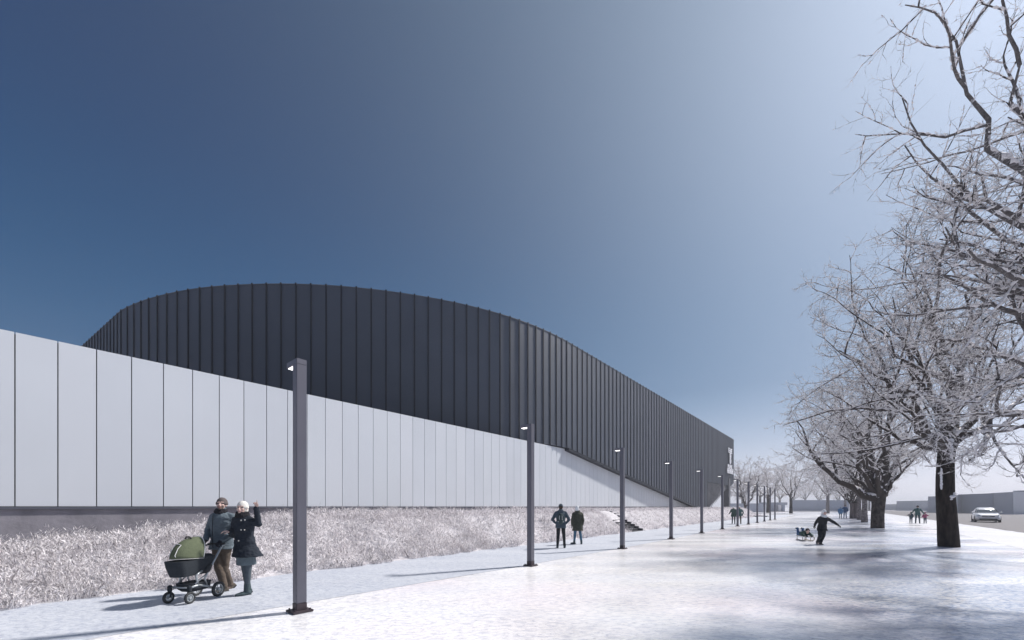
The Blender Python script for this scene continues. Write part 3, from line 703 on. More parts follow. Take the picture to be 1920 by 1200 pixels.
def finish_tree(T, name, base, label, group, trunk_pts, trunk_rad, limb_lv, crown_lv, sides, mtrunk, mlimb, mtwig, snow_lv=(), cover=0.5, grow=1.3, sbase=0.01, maxn=14000, msnow=None, extra=None, flare=0.25, nseg=22):
    r = empty(name, base); tag(r, label, 'tree', group)
    mb = MB(); trunk_mesh(mb, trunk_pts, trunk_rad, n=nseg, seed=base[0], flare=flare); o = mb.build('trunk', mtrunk, r, smooth=True)
    V, Fq = T.tubes(limb_lv, sides)
    if V is not None: fastmesh('branches', V, Fq, mlimb, r, smooth=True)
    V, Fq = T.tubes(crown_lv, sides)
    if V is not None: fastmesh('crown', V, Fq, mtwig, r)
    if snow_lv:
        V, Fq = T.snow(snow_lv, cover, grow, sbase, maxn)
        if V is not None: fastmesh('snow_cover', V, Fq, msnow or M['twigsnow'], r, smooth=True)
    return r
GT = 'frosted trees in a row beside the road'
CFG = lambda dens=1.0, tw=1.0: [None, None,
    dict(n=7*dens, ang=(28, 62), len=(.42, .72), t0=.22, rk=.62, rmax=.13, rmin=.03, seg=8, curl=.12, up=.015),
    dict(n=7*dens, ang=(28, 65), len=(.38, .62), t0=.15, rk=.55, rmax=.055, rmin=.015, seg=6, curl=.15, up=.01, max=2.6),
    dict(n=6.5*dens, ang=(28, 70), len=(.35, .6), t0=.12, rk=.5, rmax=.02, rmin=.0085*tw, seg=5, curl=.17, up=.015, max=1.3, min=.45),
    dict(n=5.5*dens, ang=(25, 70), len=(.35, .65), t0=.1, rk=.6, rmax=.009*tw, rmin=.0055*tw, seg=3, curl=.2, up=.01, max=.6, min=.22)]
SD = {1: 10, 2: 7, 3: 5, 4: 4, 5: 3, 6: 3}

def big_tree(seed, base, trunk, trad, limbs, label, dens, tw, sides=SD, cov=0.5, maxn=14000, mlimb='limb', mtwig='twig', depth=None, scale=1.0, limb_r=None, group=GT, mtrunk='bark', grow=1.25, sbase=.012, flare=.06):
    T = Tree(seed); cfg = CFG(dens, tw)
    if depth: cfg = cfg[:depth+1]
    for k in cfg[2:]:
        k['rmax'] *= scale; 
        if 'max' in k: k['max'] *= scale
        if 'min' in k: k['min'] *= scale
    for (p0, p1, r0, bow) in limbs:
        q, rr = T.limb_to(Vector(p0), Vector(p1), 9, bow, r0, max(0.010, r0*0.10), 0.018); T.add(1, q, rr); T.kids(q, rr, 2, cfg)
    return finish_tree(T, 'frosted_tree', base, label, group, trunk, trad, [1, 2], [3, 4, 5], sides, M[mtrunk], M[mlimb], M[mtwig], snow_lv=[1, 2, 3, 4], cover=cov, grow=grow, sbase=sbase, maxn=maxn, flare=flare), T

# tree 1: the big one right of the frame centre; local coordinates with x = world X, y = world Y around its base
b1 = G(1778, 1025); k1 = b1.y/F
def L1(px, py, dy=0.0):                               # photo pixel -> local point, dy metres further from the camera
    Y = b1.y+dy; return Vector(((px-CX)/F*Y-b1.x, dy, H+(HY-py)/F*Y))
tr1 = [L1(1779, 1026), L1(1778, 1010), L1(1776, 985), L1(1774, 955), L1(1772, 925), L1(1772, 895), L1(1773, 862), L1(1776, 838), L1(1780, 815)]
rad1 = [.315, .31, .30, .29, .275, .26, .245, .26, .2]
limbs1 = [(L1(1771, 842), L1(1580, 660, -1.0), .17, .10), (L1(1772, 838), L1(1660, 560, .8), .17, .06), (L1(1772, 836), L1(1595, 590, .3), .13, .08), (L1(1778, 835), L1(1745, 470, -.6), .19, .03),
          (L1(1780, 838), L1(1830, 520, .5), .22, -.03), (L1(1783, 840), L1(1925, 600, -.5), .18, .05), (L1(1770, 845), L1(1575, 745, 1.5), .11, .15),
          (L1(1776, 845), L1(1700, 700, -4.2), .13, .1), (L1(1780, 840), L1(1800, 610, 4.5), .15, .05), (L1(1784, 835), L1(1960, 700, 1.5), .14, .12),
          (L1(1775, 800), L1(1640, 620, -3.0), .12, .1), (L1(1786, 790), L1(1880, 640, -4.0), .12, .1), (L1(1790, 740), L1(1700, 450, 2.5), .12, .05)]
t_, T_ = big_tree(11, b1, tr1, rad1, limbs1, 'big frosted tree with a thick dark trunk nearest the camera on the right', .88, 1.0, cov=.62, maxn=45000, grow=1.15, sbase=.011, flare=.03)
def patch(cs, seed):
    q = MB()
    for c, r in cs: q.ball(c, r)
    link('snow_patch', remesh(q, .018, 2, .02, 14, seed), t_, M['snowpatch'])
patch([(L1(1786, 931, -.30), (.10, .07, .06)), (L1(1789, 926, -.26), (.08, .08, .06)), (L1(1784, 936, -.31), (.05, .04, .04))], 1)
patch([(L1(1765, y_, -.17), (.028, .05, .24)) for y_ in (888, 898, 908)], 2)
patch([(L1(1784, y_, -.25), (r_, .06, .15)) for y_, r_ in ((828, .09), (842, .07), (856, .045))], 3)

# tree 2
b2 = G(1645, 990)
def L2(px, py, dy=0.0): Y = b2.y+dy; return Vector(((px-CX)/F*Y-b2.x, dy, H+(HY-py)/F*Y))
tr2 = [L2(1645, 991), L2(1645, 980), L2(1645, 965), L2(1646, 950), L2(1647, 938), L2(1648, 925), L2(1650, 912)]
rad2 = [.42, .41, .40, .40, .42, .40, .3]
limbs2 = [(L2(1640, 935), L2(1500, 785, -1), .30, -.10), (L2(1643, 930), L2(1560, 735, 1), .26, -.04), (L2(1647, 925), L2(1610, 670, -1), .26, .02), (L2(1655, 925), L2(1680, 670, 0), .30, .04),
          (L2(1657, 928), L2(1725, 760, 1), .26, .06), (L2(1643, 932), L2(1545, 845, 1.5), .18, .05), (L2(1650, 930), L2(1600, 800, -6), .2, .1), (L2(1655, 925), L2(1650, 760, 6), .2, .1),
          (L2(1657, 925), L2(1735, 845, -2), .16, .1), (L2(1640, 925), L2(1560, 780, -4), .2, .05), (L2(1652, 915), L2(1640, 700, -3), .2, .05)]
big_tree(23, b2, tr2, rad2, limbs2, 'broad frosted tree with a short split trunk behind the running person', .82, 1.4, cov=.6, maxn=24000, scale=1.45, mtrunk='bark2', grow=1.0, sbase=.018, flare=.02)

# tree 0: trunk outside the frame, its grey snowy branches hang in from the right
b0 = Vector((11.2, 7.3, 0))
def L0(px, py, Y): return Vector(((px-CX)/F*Y-b0.x, Y-b0.y, H+(HY-py)/F*Y))
tr0 = [Vector((0, 0, 0)), Vector((.05, 0, 1)), Vector((0, .05, 2)), Vector((-.05, 0, 3.2)), Vector((-.1, 0, 4.0))]
limbs0 = [(Vector((-.1, 0, 4.)), L0(1765, 30, 8.4), .11, .04), (Vector((-.1, 0, 3.9)), L0(1770, 430, 6.8), .10, .10), (Vector((-.1, 0, 3.9)), L0(1905, 130, 7.4), 0.146, .06), (Vector((-.1, 0, 3.9)), L0(1850, 320, 7.0), 0.129, .08), (Vector((-.1, 0, 3.7)), L0(1760, 500, 7.6), 0.112, .12),
          (Vector((0, 0, 4)), L0(2010, 30, 8), 0.129, .03), (Vector((-.1, .1, 3.5)), L0(1790, 640, 8.5), 0.077, .22), (Vector((-.1, 0, 3.4)), L0(1848, 830, 7.2), 0.068, .42),
          (Vector((-.1, 0, 4.)), L0(1920, 330, 6.2), 0.112, .08), (Vector((0, .2, 4)), L0(2100, 100, 10), 0.120, .05), (Vector((.1, 0, 4)), L0(2300, 300, 8), 0.120, .05), (Vector((0, -.2, 4)), Vector((1, -4, 8)), 0.103, .05),
          (Vector((-.1, .1, 3.9)), L0(1905, 220, 9.5), 0.120, .05)]
big_tree(37, b0, tr0, [.36, .33, .31, .33, .2], limbs0, 'frosted branches of a nearer tree reaching in from the right edge, trunk out of view', .78, .60, cov=.66, maxn=36000, mlimb='limbgrey', scale=.85, grow=1.15, sbase=.010)

# medium trees, one copied for the far ones
def medium(seed, fork, Ht, spread, r, dens, tw, label, base, mtrunk, mlimb, mtwig, nl=7, depth=5, group='frosted trees farther along the snow', cov=.4, lean=0.0, cl=False, maxn=2500):
    rg = random.Random(seed); f = Vector((lean, 0, fork)); tr = [Vector((0, 0, -.1)), Vector((lean*.2, .02, fork*.35)), Vector((lean*.6, -.03, fork*.7)), f, f+Vector((0, 0, .3))]
    lm = []
    for k in range(nl):
        a = 2*PI*k/nl+rg.uniform(-.3, .3); e = rg.uniform(.35, 1.0); q = Vector((math.cos(a)*spread*e, math.sin(a)*spread*e, fork+(Ht-fork)*(1.12-.62*e**1.5)))
        lm.append((f+Vector((0, 0, rg.uniform(-.2, .1))), q, r*.5, rg.uniform(-.05, .1)))
    return big_tree(seed, base, tr, [r*1.15, r, r*.9, r*.95, r*.5], lm, label, dens, tw, sides={1: 6, 2: 4, 3: 3, 4: 3, 5: 3}, cov=cov, maxn=maxn, mlimb=mlimb, mtwig=mtwig, depth=depth, scale=1.3, group=group, mtrunk=mtrunk, grow=1.0, sbase=.03)[0]
b3 = G(1621, 979); b4 = G(1611, 974.5)
medium(41, 2.6, 12.5, 6, .25, .75, 2.6, 'frosted tree with a slim patched trunk just left of the broad split trunk', b3, 'birch', 'limb', 'twig', group=GT, maxn=4000)
medium(42, 2.8, 12, 6, .20, .62, 3.2, 'frosted tree with a thin trunk, second left of the broad split trunk', b4, 'birch', 'limb', 'twig', depth=4, group=GT)
for i, (px, py, w, hh) in enumerate(((1605, 972, .32, 6), (1600.5, 970.5, .3, 5.5), (1597, 972, .22, 5))):
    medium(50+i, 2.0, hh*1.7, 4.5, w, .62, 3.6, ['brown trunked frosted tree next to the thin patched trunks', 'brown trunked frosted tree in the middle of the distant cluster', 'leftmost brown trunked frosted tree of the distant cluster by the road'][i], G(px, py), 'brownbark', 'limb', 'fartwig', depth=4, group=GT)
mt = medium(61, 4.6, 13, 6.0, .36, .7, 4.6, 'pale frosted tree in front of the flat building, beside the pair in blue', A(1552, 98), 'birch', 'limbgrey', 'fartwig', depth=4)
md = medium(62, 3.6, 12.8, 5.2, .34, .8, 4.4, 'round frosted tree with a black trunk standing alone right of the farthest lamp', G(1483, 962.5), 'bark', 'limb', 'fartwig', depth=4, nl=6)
# forked tree at the end of the bank
bf = A(1397, 84); bf.z = 0.6
Tf = [(Vector((0, 0, .4)), Vector((-.8, 0, 4.4)), .30, -.10), (Vector((.1, 0, .4)), Vector((3.6, .5, 6.6)), .27, .02), (Vector((-.8, 0, 3.4)), Vector((-1.5, 0, 9)), .2, .05), (Vector((-.3, 0, 2.6)), Vector((-3.8, 1, 6.2)), .15, .02),
      (Vector((.8, 0, 2.6)), Vector((1.5, 0, 10)), .2, .05), (Vector((1.4, 0, 3.2)), Vector((3.5, -1, 9)), .17, .05), (Vector((0, 0, 2.8)), Vector((.3, 3, 9)), .15, .02), (Vector((.6, 0, 2.8)), Vector((4.6, 0, 7.4)), .14, .02), (Vector((-.5, 0, 3)), Vector((-3, -2, 8.5)), .14, .02)]
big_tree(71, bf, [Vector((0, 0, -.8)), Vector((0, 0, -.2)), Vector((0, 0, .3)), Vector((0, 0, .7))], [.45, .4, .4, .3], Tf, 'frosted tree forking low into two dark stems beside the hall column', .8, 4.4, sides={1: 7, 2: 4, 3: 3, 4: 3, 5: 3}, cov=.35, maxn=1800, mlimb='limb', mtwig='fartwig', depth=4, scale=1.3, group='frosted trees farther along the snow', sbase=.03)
def far_copy(src, px, Y, sc, rz, label, z=0):
    o = copy_tree(src); p = A(px, Y, z); o.location = p; o.scale = (sc, sc, sc); o.rotation_euler = (0, 0, rz); o['label'] = label; o['group'] = 'frosted trees farther along the snow'
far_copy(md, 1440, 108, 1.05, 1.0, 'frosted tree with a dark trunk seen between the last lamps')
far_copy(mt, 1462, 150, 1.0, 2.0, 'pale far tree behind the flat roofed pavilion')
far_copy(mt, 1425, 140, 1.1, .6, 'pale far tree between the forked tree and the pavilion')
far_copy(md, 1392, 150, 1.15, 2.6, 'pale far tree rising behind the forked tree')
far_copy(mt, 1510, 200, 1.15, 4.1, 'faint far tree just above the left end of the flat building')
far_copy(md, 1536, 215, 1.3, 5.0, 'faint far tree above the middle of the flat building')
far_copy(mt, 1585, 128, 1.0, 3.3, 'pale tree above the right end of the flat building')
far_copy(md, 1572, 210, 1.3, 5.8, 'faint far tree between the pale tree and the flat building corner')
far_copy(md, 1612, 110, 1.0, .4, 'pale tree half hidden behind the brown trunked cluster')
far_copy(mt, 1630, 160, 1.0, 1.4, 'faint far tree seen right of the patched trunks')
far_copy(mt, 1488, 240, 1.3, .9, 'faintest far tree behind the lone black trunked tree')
#@@PEOPLE
# ------------------------------------------------------------------ people
def cloth(name, c, r=0.85, n=0.18, sc=14, bump=0.25): return mat(name, c, r, nscale=sc, namp=n, bump=bump, bscale=sc*3, spec=0.25)
M['skin'] = mat('skin', (0.58, 0.41, 0.36), 0.55, spec=0.4)
M['lip'] = mat('lip', (0.42, 0.16, 0.15), 0.5); M['eye'] = mat('eye_dark', (0.03, 0.025, 0.025), 0.3)
M['beard'] = mat('beard_hair', (0.17, 0.12, 0.10), 0.9)
CL = dict(teal=(0.115, 0.145, 0.170), brown=(0.115, 0.090, 0.072), navy=(0.018, 0.024, 0.036), grey=(0.13, 0.16, 0.18), hatbrown=(0.12, 0.10, 0.10), cream=(0.72, 0.70, 0.66),
          fur=(0.016, 0.015, 0.02), shoe=(0.10, 0.085, 0.07), boot=(0.06, 0.085, 0.095), glove=(0.02, 0.022, 0.03), leg=(0.085, 0.105, 0.125), skirt=(0.15, 0.19, 0.215),
          olive=(0.055, 0.062, 0.048), jean=(0.055, 0.15, 0.24), black=(0.02, 0.023, 0.028), slate=(0.065, 0.095, 0.125), pack=(0.045, 0.07, 0.075), green=(0.06, 0.13, 0.13),
          blue=(0.13, 0.30, 0.52), dblue=(0.05, 0.12, 0.26), white=(0.80, 0.82, 0.85), pink=(0.42, 0.09, 0.20), dkgreen=(0.04, 0.085, 0.075), hairb=(0.05, 0.035, 0.03), child=(0.05, 0.085, 0.11))
def cm(k, **a):
    if 'c_'+k not in M: M['c_'+k] = cloth('cloth_'+k, CL[k], **a)
    return M['c_'+k]
def ell(c, rx, ry, yaw, n=20, tilt=None):
    ux = Vector((math.cos(yaw), math.sin(yaw), 0)); uy = Vector((-math.sin(yaw), math.cos(yaw), 0)); c = Vector(c)
    if tilt is not None:
        t = Vector(tilt).normalized(); ux = (ux-t*ux.dot(t)).normalized(); uy = t.cross(ux)
    return [c+ux*rx*math.cos(a)+uy*ry*math.sin(a) for a in [2*PI*k/n for k in range(n)]]
def hand(mb, wr, d, pn, side, curl=0.5, infl=0.0, point=False, k=1.0):
    """palm, four unequal curled fingers and a thumb leaving the side of the palm; side=+1 puts the thumb along cross(d,pn)"""
    d = Vector(d).normalized(); pn = Vector(pn); pn = (pn-d*pn.dot(d)).normalized(); sd = d.cross(pn)*side
    for i in range(4):
        o = sd*(0.027-0.018*i)*k; mb.cap_bone(wr+o*0.5+d*0.01*k, wr+o+d*0.078*k, (0.014+infl)*k, (0.0125+infl)*k, 8)
    for i in range(4):
        L = (0.070, 0.078, 0.072, 0.058)[i]*k; p = wr+sd*(0.027-0.018*i)*k+d*0.08*k; a = 0.15 if (point and i == 0) else curl*(1+0.12*i)
        q = d; ax = d.cross(pn); r = (0.0082+infl)*k
        for j, f in enumerate((0.45, 0.31, 0.24)):
            q = Matrix.Rotation(a*(0.9 if j else 0.7), 3, ax) @ q; p2 = p+q*L*f; mb.cap_bone(p, p2, r, r*0.9, 8); p = p2; r *= 0.92
    p = wr+sd*0.026*k+d*0.018*k; q = (d*0.62+sd*0.70+pn*0.35).normalized(); p2 = p+q*0.042*k; mb.cap_bone(p, p2, (0.0125+infl)*k, (0.0105+infl)*k, 8)
    q = (d*0.85+sd*0.25+pn*0.45).normalized(); mb.cap_bone(p2, p2+q*0.034*k, (0.0105+infl)*k, (0.0085+infl)*k, 8)

def person(name, at_, J, yaw, look, clothes, label, k=1.0, vox=0.012, group=None, hands=None, beard=False, seed=0, female=False, wr=0.004):
    """J: joints in metres relative to the standing point, x right, y away, z up, before scaling by k; yaw: facing (0 = towards -y)"""
    g = lambda n: Vector(J[n])*k
    fw = Vector((math.sin(yaw), -math.cos(yaw), 0)); rt = Vector((math.cos(yaw), math.sin(yaw), 0))      # facing, lateral
    nk, hp, hd = g('neck'), g('hip'), g('head'); lk = Vector(look).normalized()
    SL, SR, EL_, ER, WL, WR = g('sl'), g('sr'), g('el'), g('er'), g('wl'), g('wr')
    HL, HR, KL, KR, AL, AR = g('hl'), g('hr'), g('kl'), g('kr'), g('al'), g('ar'); TL, TR = Vector(J['tl']).normalized(), Vector(J['tr']).normalized()
    sw = (SR-SL).length/2; sdir = (SR-SL).normalized(); yawS = math.atan2(sdir.y, sdir.x); hdir = (HR-HL); yawH = math.atan2(hdir.y, hdir.x)
    def torso(mb, a, zlo=None, flare=0.0, hem=None, sx=1.0):
        up = (nk-hp); rings = []
        prof = [(-0.10, .150, .105), (0.0, .165, .115), (.14, .160, .112), (.32, .138, .100), (.5, .150, .108), (.7, .175, .122), (.84, .178, .118), (.94, .120, .090), (1.0, .062, .062), (1.06, .055, .058)]
        if hem is not None:
            n = 5
            for i in range(n, 0, -1):
                t = i/n; c = hp.lerp(Vector(hem['c'])*k, t); rings.append(ell(c, (.165+(hem['rx']-.165)*t)*k+a, (.118+(hem['ry']-.118)*t)*k+a, yawH+hem.get('yaw', 0)*t))
            prof = prof[1:]
        for t, rx, ry in prof:
            c = hp+up*t; y = yawH+(yawS-yawH)*min(1, max(0, t)); rings.append(ell(c, rx*k*sx+a, ry*k+a, y, tilt=up))
        mb.loft(rings)
    # body: one continuous figure
    b = MB(); torso(b, 0)
    b.cap_bone(nk-Vector((0, 0, .03*k)), hd-lk*0.01*k-Vector((0, 0, .06*k)), .056*k, .052*k)
    hx = lk.cross(Vector((0, 0, 1))).normalized(); hz = hx.cross(lk).normalized(); Fm = frame(hx, lk, hz)
    P = lambda x, y, z: hd+(hx*x+lk*y+hz*z)*k
    b.ball(P(0, -.012, .022), (.076*k, .094*k, .094*k), Fm, 20, 14); b.ball(P(0, .022, -.048), (.055*k, .062*k, .060*k), Fm, 16, 10); b.ball(P(0, .068, -.088), (.024*k, .020*k, .020*k), Fm)
    b.cap_bone(P(0, .080, .012), P(0, .104, -.030), .0085*k, .014*k, 10); b.ball(P(0, .082, -.062), (.024*k, .012*k, .010*k), Fm)
    for sx in (-1, 1):
        b.ball(P(.077*sx, -.012, -.012), (.010*k, .020*k, .032*k), Fm, 10, 8); b.ball(P(.042*sx, .058, -.026), (.024*k, .022*k, .022*k), Fm, 10, 8); b.cap_bone(P(.016*sx, .086, .034), P(.052*sx, .070, .032), .010*k, .008*k, 8)
    for s_, e_, w_ in ((SL, EL_, WL), (SR, ER, WR)):
        b.cap_bone(s_, e_, .052*k, .040*k); b.cap_bone(e_, w_, .040*k, .026*k)
    for h_, k_, a_, t_ in ((HL, KL, AL, TL), (HR, KR, AR, TR)):
        b.cap_bone(h_, k_, .068*k, .044*k); b.cap_bone(k_, k_.lerp(a_, .35), .042*k, .044*k); b.cap_bone(k_.lerp(a_, .3), a_, .045*k, .030*k); b.cap_bone(a_-Vector((0, 0, .03*k)), a_+t_*.13*k-Vector((0, 0, .045*k)), .036*k, .028*k)
    hs = hands or {}
    for key, w_, e_ in (('l', WL, EL_), ('r', WR, ER)):
        h = hs.get(key, {}); d = Vector(h.get('d', tuple((w_-e_).normalized()))); pn = h.get('pn', (1, 0, 0) if key == 'l' else (-1, 0, 0))
        hand(b, w_, d, pn, h.get('side', 1), h.get('curl', .45), 0, h.get('point', False), k)
    me = remesh(b, vox, 1)
    for m_ in (M['skin'], M['eye'], M['lip'], M['beard']): me.materials.append(m_)
    inv = Fm.transposed()
    for f in me.polygons:
        q = inv @ (f.center-hd)/k
        if q.length < .16 and q.y > 0.03:
            if abs(abs(q.x)-.033) < .011 and abs(q.z-.010) < .0075: f.material_index = 1
            elif abs(q.x) < .022 and abs(q.z+.064) < .006 and q.y > .06: f.material_index = 2
            elif beard and q.z < -.042 and abs(q.x) < .07: f.material_index = 3
    o = link(name, me); o.location = at_; tag(o, label, 'person', group)
    def add(nm, mb, mt, v=None, sm_=2, w=wr, sc=9): 
        q = remesh(mb, v or vox, sm_, w*k, sc, seed); return link(nm, q, o, mt)
    for c in clothes:
        t = c['t']; mt = cm(c.get('c', 'cream'))
        if t == 'coat':
            mb = MB(); torso(mb, c.get('a', .024)*k, hem=c.get('hem'), sx=c.get('sx', 1))
            for s_, e_, w_ in ((SL, EL_, WL), (SR, ER, WR)):
                q = w_+(e_-w_).normalized()*c.get('cuff', .02)*k; mb.cap_bone(s_-Vector((0, 0, .01*k)), e_, .074*k, .060*k, 14); mb.cap_bone(e_, q, .059*k, .045*k, 14)
                mb.cap_bone(s_, s_.lerp(nk, .55)+Vector((0, 0, .005)), .068*k, .05*k)
            if c.get('collar', 1): mb.cap_bone(nk-Vector((0, 0, .01*k)), nk+(hd-nk)*.42, .076*k, .070*k, 16)
            add('coat' if c.get('hem') else 'jacket', mb, mt, w=c.get('w', .011), sc=11)
        elif t == 'hood':
            mb = MB(); p = nk-fw*.075*k+Vector((0, 0, .005*k)); mb.ball(p, (.125*k, .075*k, .085*k), frame(rt, fw, Vector((0, 0, 1)))); add('hood', mb, mt)
        elif t == 'trousers':
            mb = MB(); mb.loft([ell(hp+Vector((0, 0, z*k)), rx*k, ry*k, yawH) for z, rx, ry in ((-.12, .165, .12), (-.02, .18, .132), (.08, .17, .122), (.12, .16, .115))])
            lo = c.get('lo', .04)
            for h_, k_, a_ in ((HL, KL, AL), (HR, KR, AR)):
                f = c.get('fat', 1.0); mb.cap_bone(h_, k_, .098*k*f, .072*k*f, 16); q = a_+(k_-a_).normalized()*lo*k; mb.cap_bone(k_, q, .072*k*f, .058*k*f, 16)
                if f > .9: mb.cap_bone(q, q-Vector((0, 0, .01)), .060*k*f, .062*k*f, 16)
            add('trousers', mb, mt, w=.008 if c.get('fat', 1) > .9 else .002, sc=7)
        elif t == 'skirt':
            mb = MB(); h = c['hem']; mb.loft([ell(hp.lerp(Vector(h['c'])*k, i/5), (.165+(h['rx']-.165)*i/5)*k, (.118+(h['ry']-.118)*i/5)*k, yawH) for i in range(6)]); add('skirt', mb, mt)
        elif t == 'shoes':
            for a_, t_, kk in ((AL, TL, KL), (AR, TR, KR)):
                mb = MB(); dn = Vector((0, 0, -1)); hz_ = a_+dn*.045*k
                up_ = t_.cross(Vector((0, 0, 1)).cross(t_)).normalized()
                heel = a_-up_*.052*k-t_*.035*k; toe = a_-up_*.058*k+t_*.155*k; ball = a_-up_*.050*k+t_*.085*k
                mb.cap_bone(heel, ball, .042*k, .046*k, 14); mb.cap_bone(ball, toe, .046*k, .034*k, 14); mb.cap_bone(a_, a_+(kk-a_).normalized()*c.get('h', .05)*k, .050*k, .052*k, 14); mb.cap_bone(heel, a_, .044*k, .048*k)
                sh_ = add('boot' if c.get('h', 0) > .08 else 'shoe', mb, mt, w=.002)
                if vox < .009:
                    sdx = t_.cross(up_).normalized(); mb = MB(); rg_ = []
                    for zz_ in (0, .022): rg_.append([heel-up_*(.045-zz_)*k+(t_*x+sdx*y)*k for x, y in ((-.045, 0), (-.03, .034), (.05, .04), (.13, .05), (.19, .038), (.225, 0), (.19, -.038), (.13, -.05), (.05, -.04), (-.03, -.034))])
                    mb.loft(rg_); mb.build('sole', cm('glove'), sh_)
        elif t == 'gloves':
            for key, w_, e_ in (('l', WL, EL_), ('r', WR, ER)):
                if c.get('only') and key not in c['only']: continue
                h = hs.get(key, {}); d = Vector(h.get('d', tuple((w_-e_).normalized()))); pn = h.get('pn', (1, 0, 0) if key == 'l' else (-1, 0, 0)); mb = MB()
                hand(mb, w_, d, pn, h.get('side', 1), h.get('curl', .45), .0035, False, k); mb.cap_bone(w_, w_+(e_-w_).normalized()*.04*k, .036*k, .038*k); add('glove', mb, mt, min(vox, .009), 1, .0)
        elif t == 'hat':
            mb = MB(); mb.ball(P(0, -.018, .045), (.090*k, .104*k, .104*k), Fm, 24, 14); cut = P(0, 0, .026)
            if c.get('brim'):
                mb.torus(P(0, -.014, .026), hz, .086*k, .014*k, 24, 8, 2.0)
            if c.get('full'): mb.ball(P(0, -.035, -.02), (.090*k, .075*k, .105*k), Fm)
            me_ = remesh(mb, min(vox, .01), 1, .002*k, 30); bm = bmesh.new(); bm.from_mesh(me_)
            if not c.get('full'): bmesh.ops.bisect_plane(bm, geom=bm.verts[:]+bm.edges[:]+bm.faces[:], plane_co=P(0, 0, -.008), plane_no=(hz-lk*-.15).normalized(), clear_inner=True); bmesh.ops.holes_fill(bm, edges=bm.edges[:])
            else:
                bmesh.ops.delete(bm, geom=[v for v in bm.verts if (inv @ (v.co-hd)/k).y > .068 and (inv @ (v.co-hd)/k).z < .03 and abs((inv @ (v.co-hd)/k).x) < .06], context='VERTS')
            bm.to_mesh(me_); bm.free(); link('hat', me_, o, mt)
        elif t == 'hair':
            mb = MB(); mb.ball(P(0, -.03, .03), (.086*k, .098*k, .092*k), Fm, 20, 12); mb.ball(P(0, -.062, -.025), (.070*k, .045*k, c.get('l', .07)*k), Fm); add('hair', mb, mt, w=.004, sc=25)
        elif t == 'scarf':
            mb = MB(); c0 = nk+(hd-nk)*.30; ax_ = (hd-nk).normalized(); mb.torus(c0+fw*.01*k, ax_, .075*k, .034*k*c.get('f', 1), 24, 10, 1.3)
            mb.torus(c0+fw*.014*k-ax_*.035*k, ax_, .090*k, .030*k*c.get('f', 1), 24, 10, 1.2); add('scarf', mb, mt, w=.010, sc=22)
        elif t == 'buttons':
            mb = MB()
            for q in c['p']: mb.ball(Vector(q)*k, (.013*k, .007*k, .013*k), None, 10, 6)
            mb.build('buttons', cm('cream'), o, smooth=True)
    return o

def vfrom(px0, py0):
    b = G(px0, py0)
    return lambda px, py, y=0.0: ((px-CX)/F*(b.y+y)-b.x, y, H+(HY-py)/F*(b.y+y))
# ---- the couple
pm = G(414, 1110.5); v = vfrom(414, 1110.5)
JM = dict(head=v(415.5, 946.5, -.02), neck=v(415.5, 960.5), sl=v(400.5, 968.5, -.02), sr=v(433.5, 969, .02), hip=v(416, 1023, .02), hl=v(408.5, 1026), hr=v(423.5, 1026, .02),
          el=v(390.5, 993, .02), wl=v(386.2, 1013, -.20), er=v(438, 998, .03), wr=v(413.5, 1014.5, -.22), kl=v(409.5, 1061, -.03), al=v(421, 1101, .06), tl=(-.35, -.85, -.02), kr=v(420.5, 1067, .06), ar=v(432, 1096, .34), tr=(-.25, -.75, -.62))
man = person('person', pm, JM, R(-18), (.30, -.90, .22), [dict(t='trousers', c='brown', fat=1.04), dict(t='shoes', c='shoe', h=.07),
      dict(t='coat', c='teal', a=.038, hem=dict(c=v(416, 1029, .02), rx=.190, ry=.140), cuff=.02), dict(t='scarf', c='fur', f=.75), dict(t='gloves', c='glove'), dict(t='hat', c='hatbrown', brim=1)],
      'man in a grey blue jacket, brown trousers and knitted cap pushing the green pram', vox=.0085, beard=True, hands=dict(l=dict(d=(-.15, -.6, -.75), pn=(0, .75, -.6), curl=.95, side=-1), r=dict(d=(-.35, -.55, -.7), pn=(0, .75, -.6), curl=.95, side=1)), seed=1, wr=.006)
mb = MB(); mb.tube([Vector(v(415.0, 966, 0))+Vector((-.035, -.165, 0)), Vector(v(414.5, 990, 0))+Vector((-.04, -.172, 0)), Vector(v(415, 1026, 0))+Vector((-.04, -.160, 0))], .006, 6)
zp = mb.build('zip', cm('black'), man)
pw = G(461, 1115.5); w_ = vfrom(461, 1115.5)
JW = dict(head=w_(454, 953.5, -.03), neck=w_(455.5, 967), sl=w_(443, 974.5, .03), sr=w_(469, 975, -.02), hip=w_(459.5, 1022, .02), hl=w_(454.5, 1025), hr=w_(465, 1025),
          el=w_(437.5, 1003, .14), wl=w_(431.5, 996.5, -.10), er=w_(484.5, 982.5, -.02), wr=w_(480.5, 951.5, -.08), kl=w_(459.5, 1066, .0), al=w_(465.5, 1104, .10), tl=(.05, -.9, -.25), kr=w_(465.5, 1066, -.05), ar=w_(462.5, 1107.5, -.02), tr=(-.62, -.75, -.03))
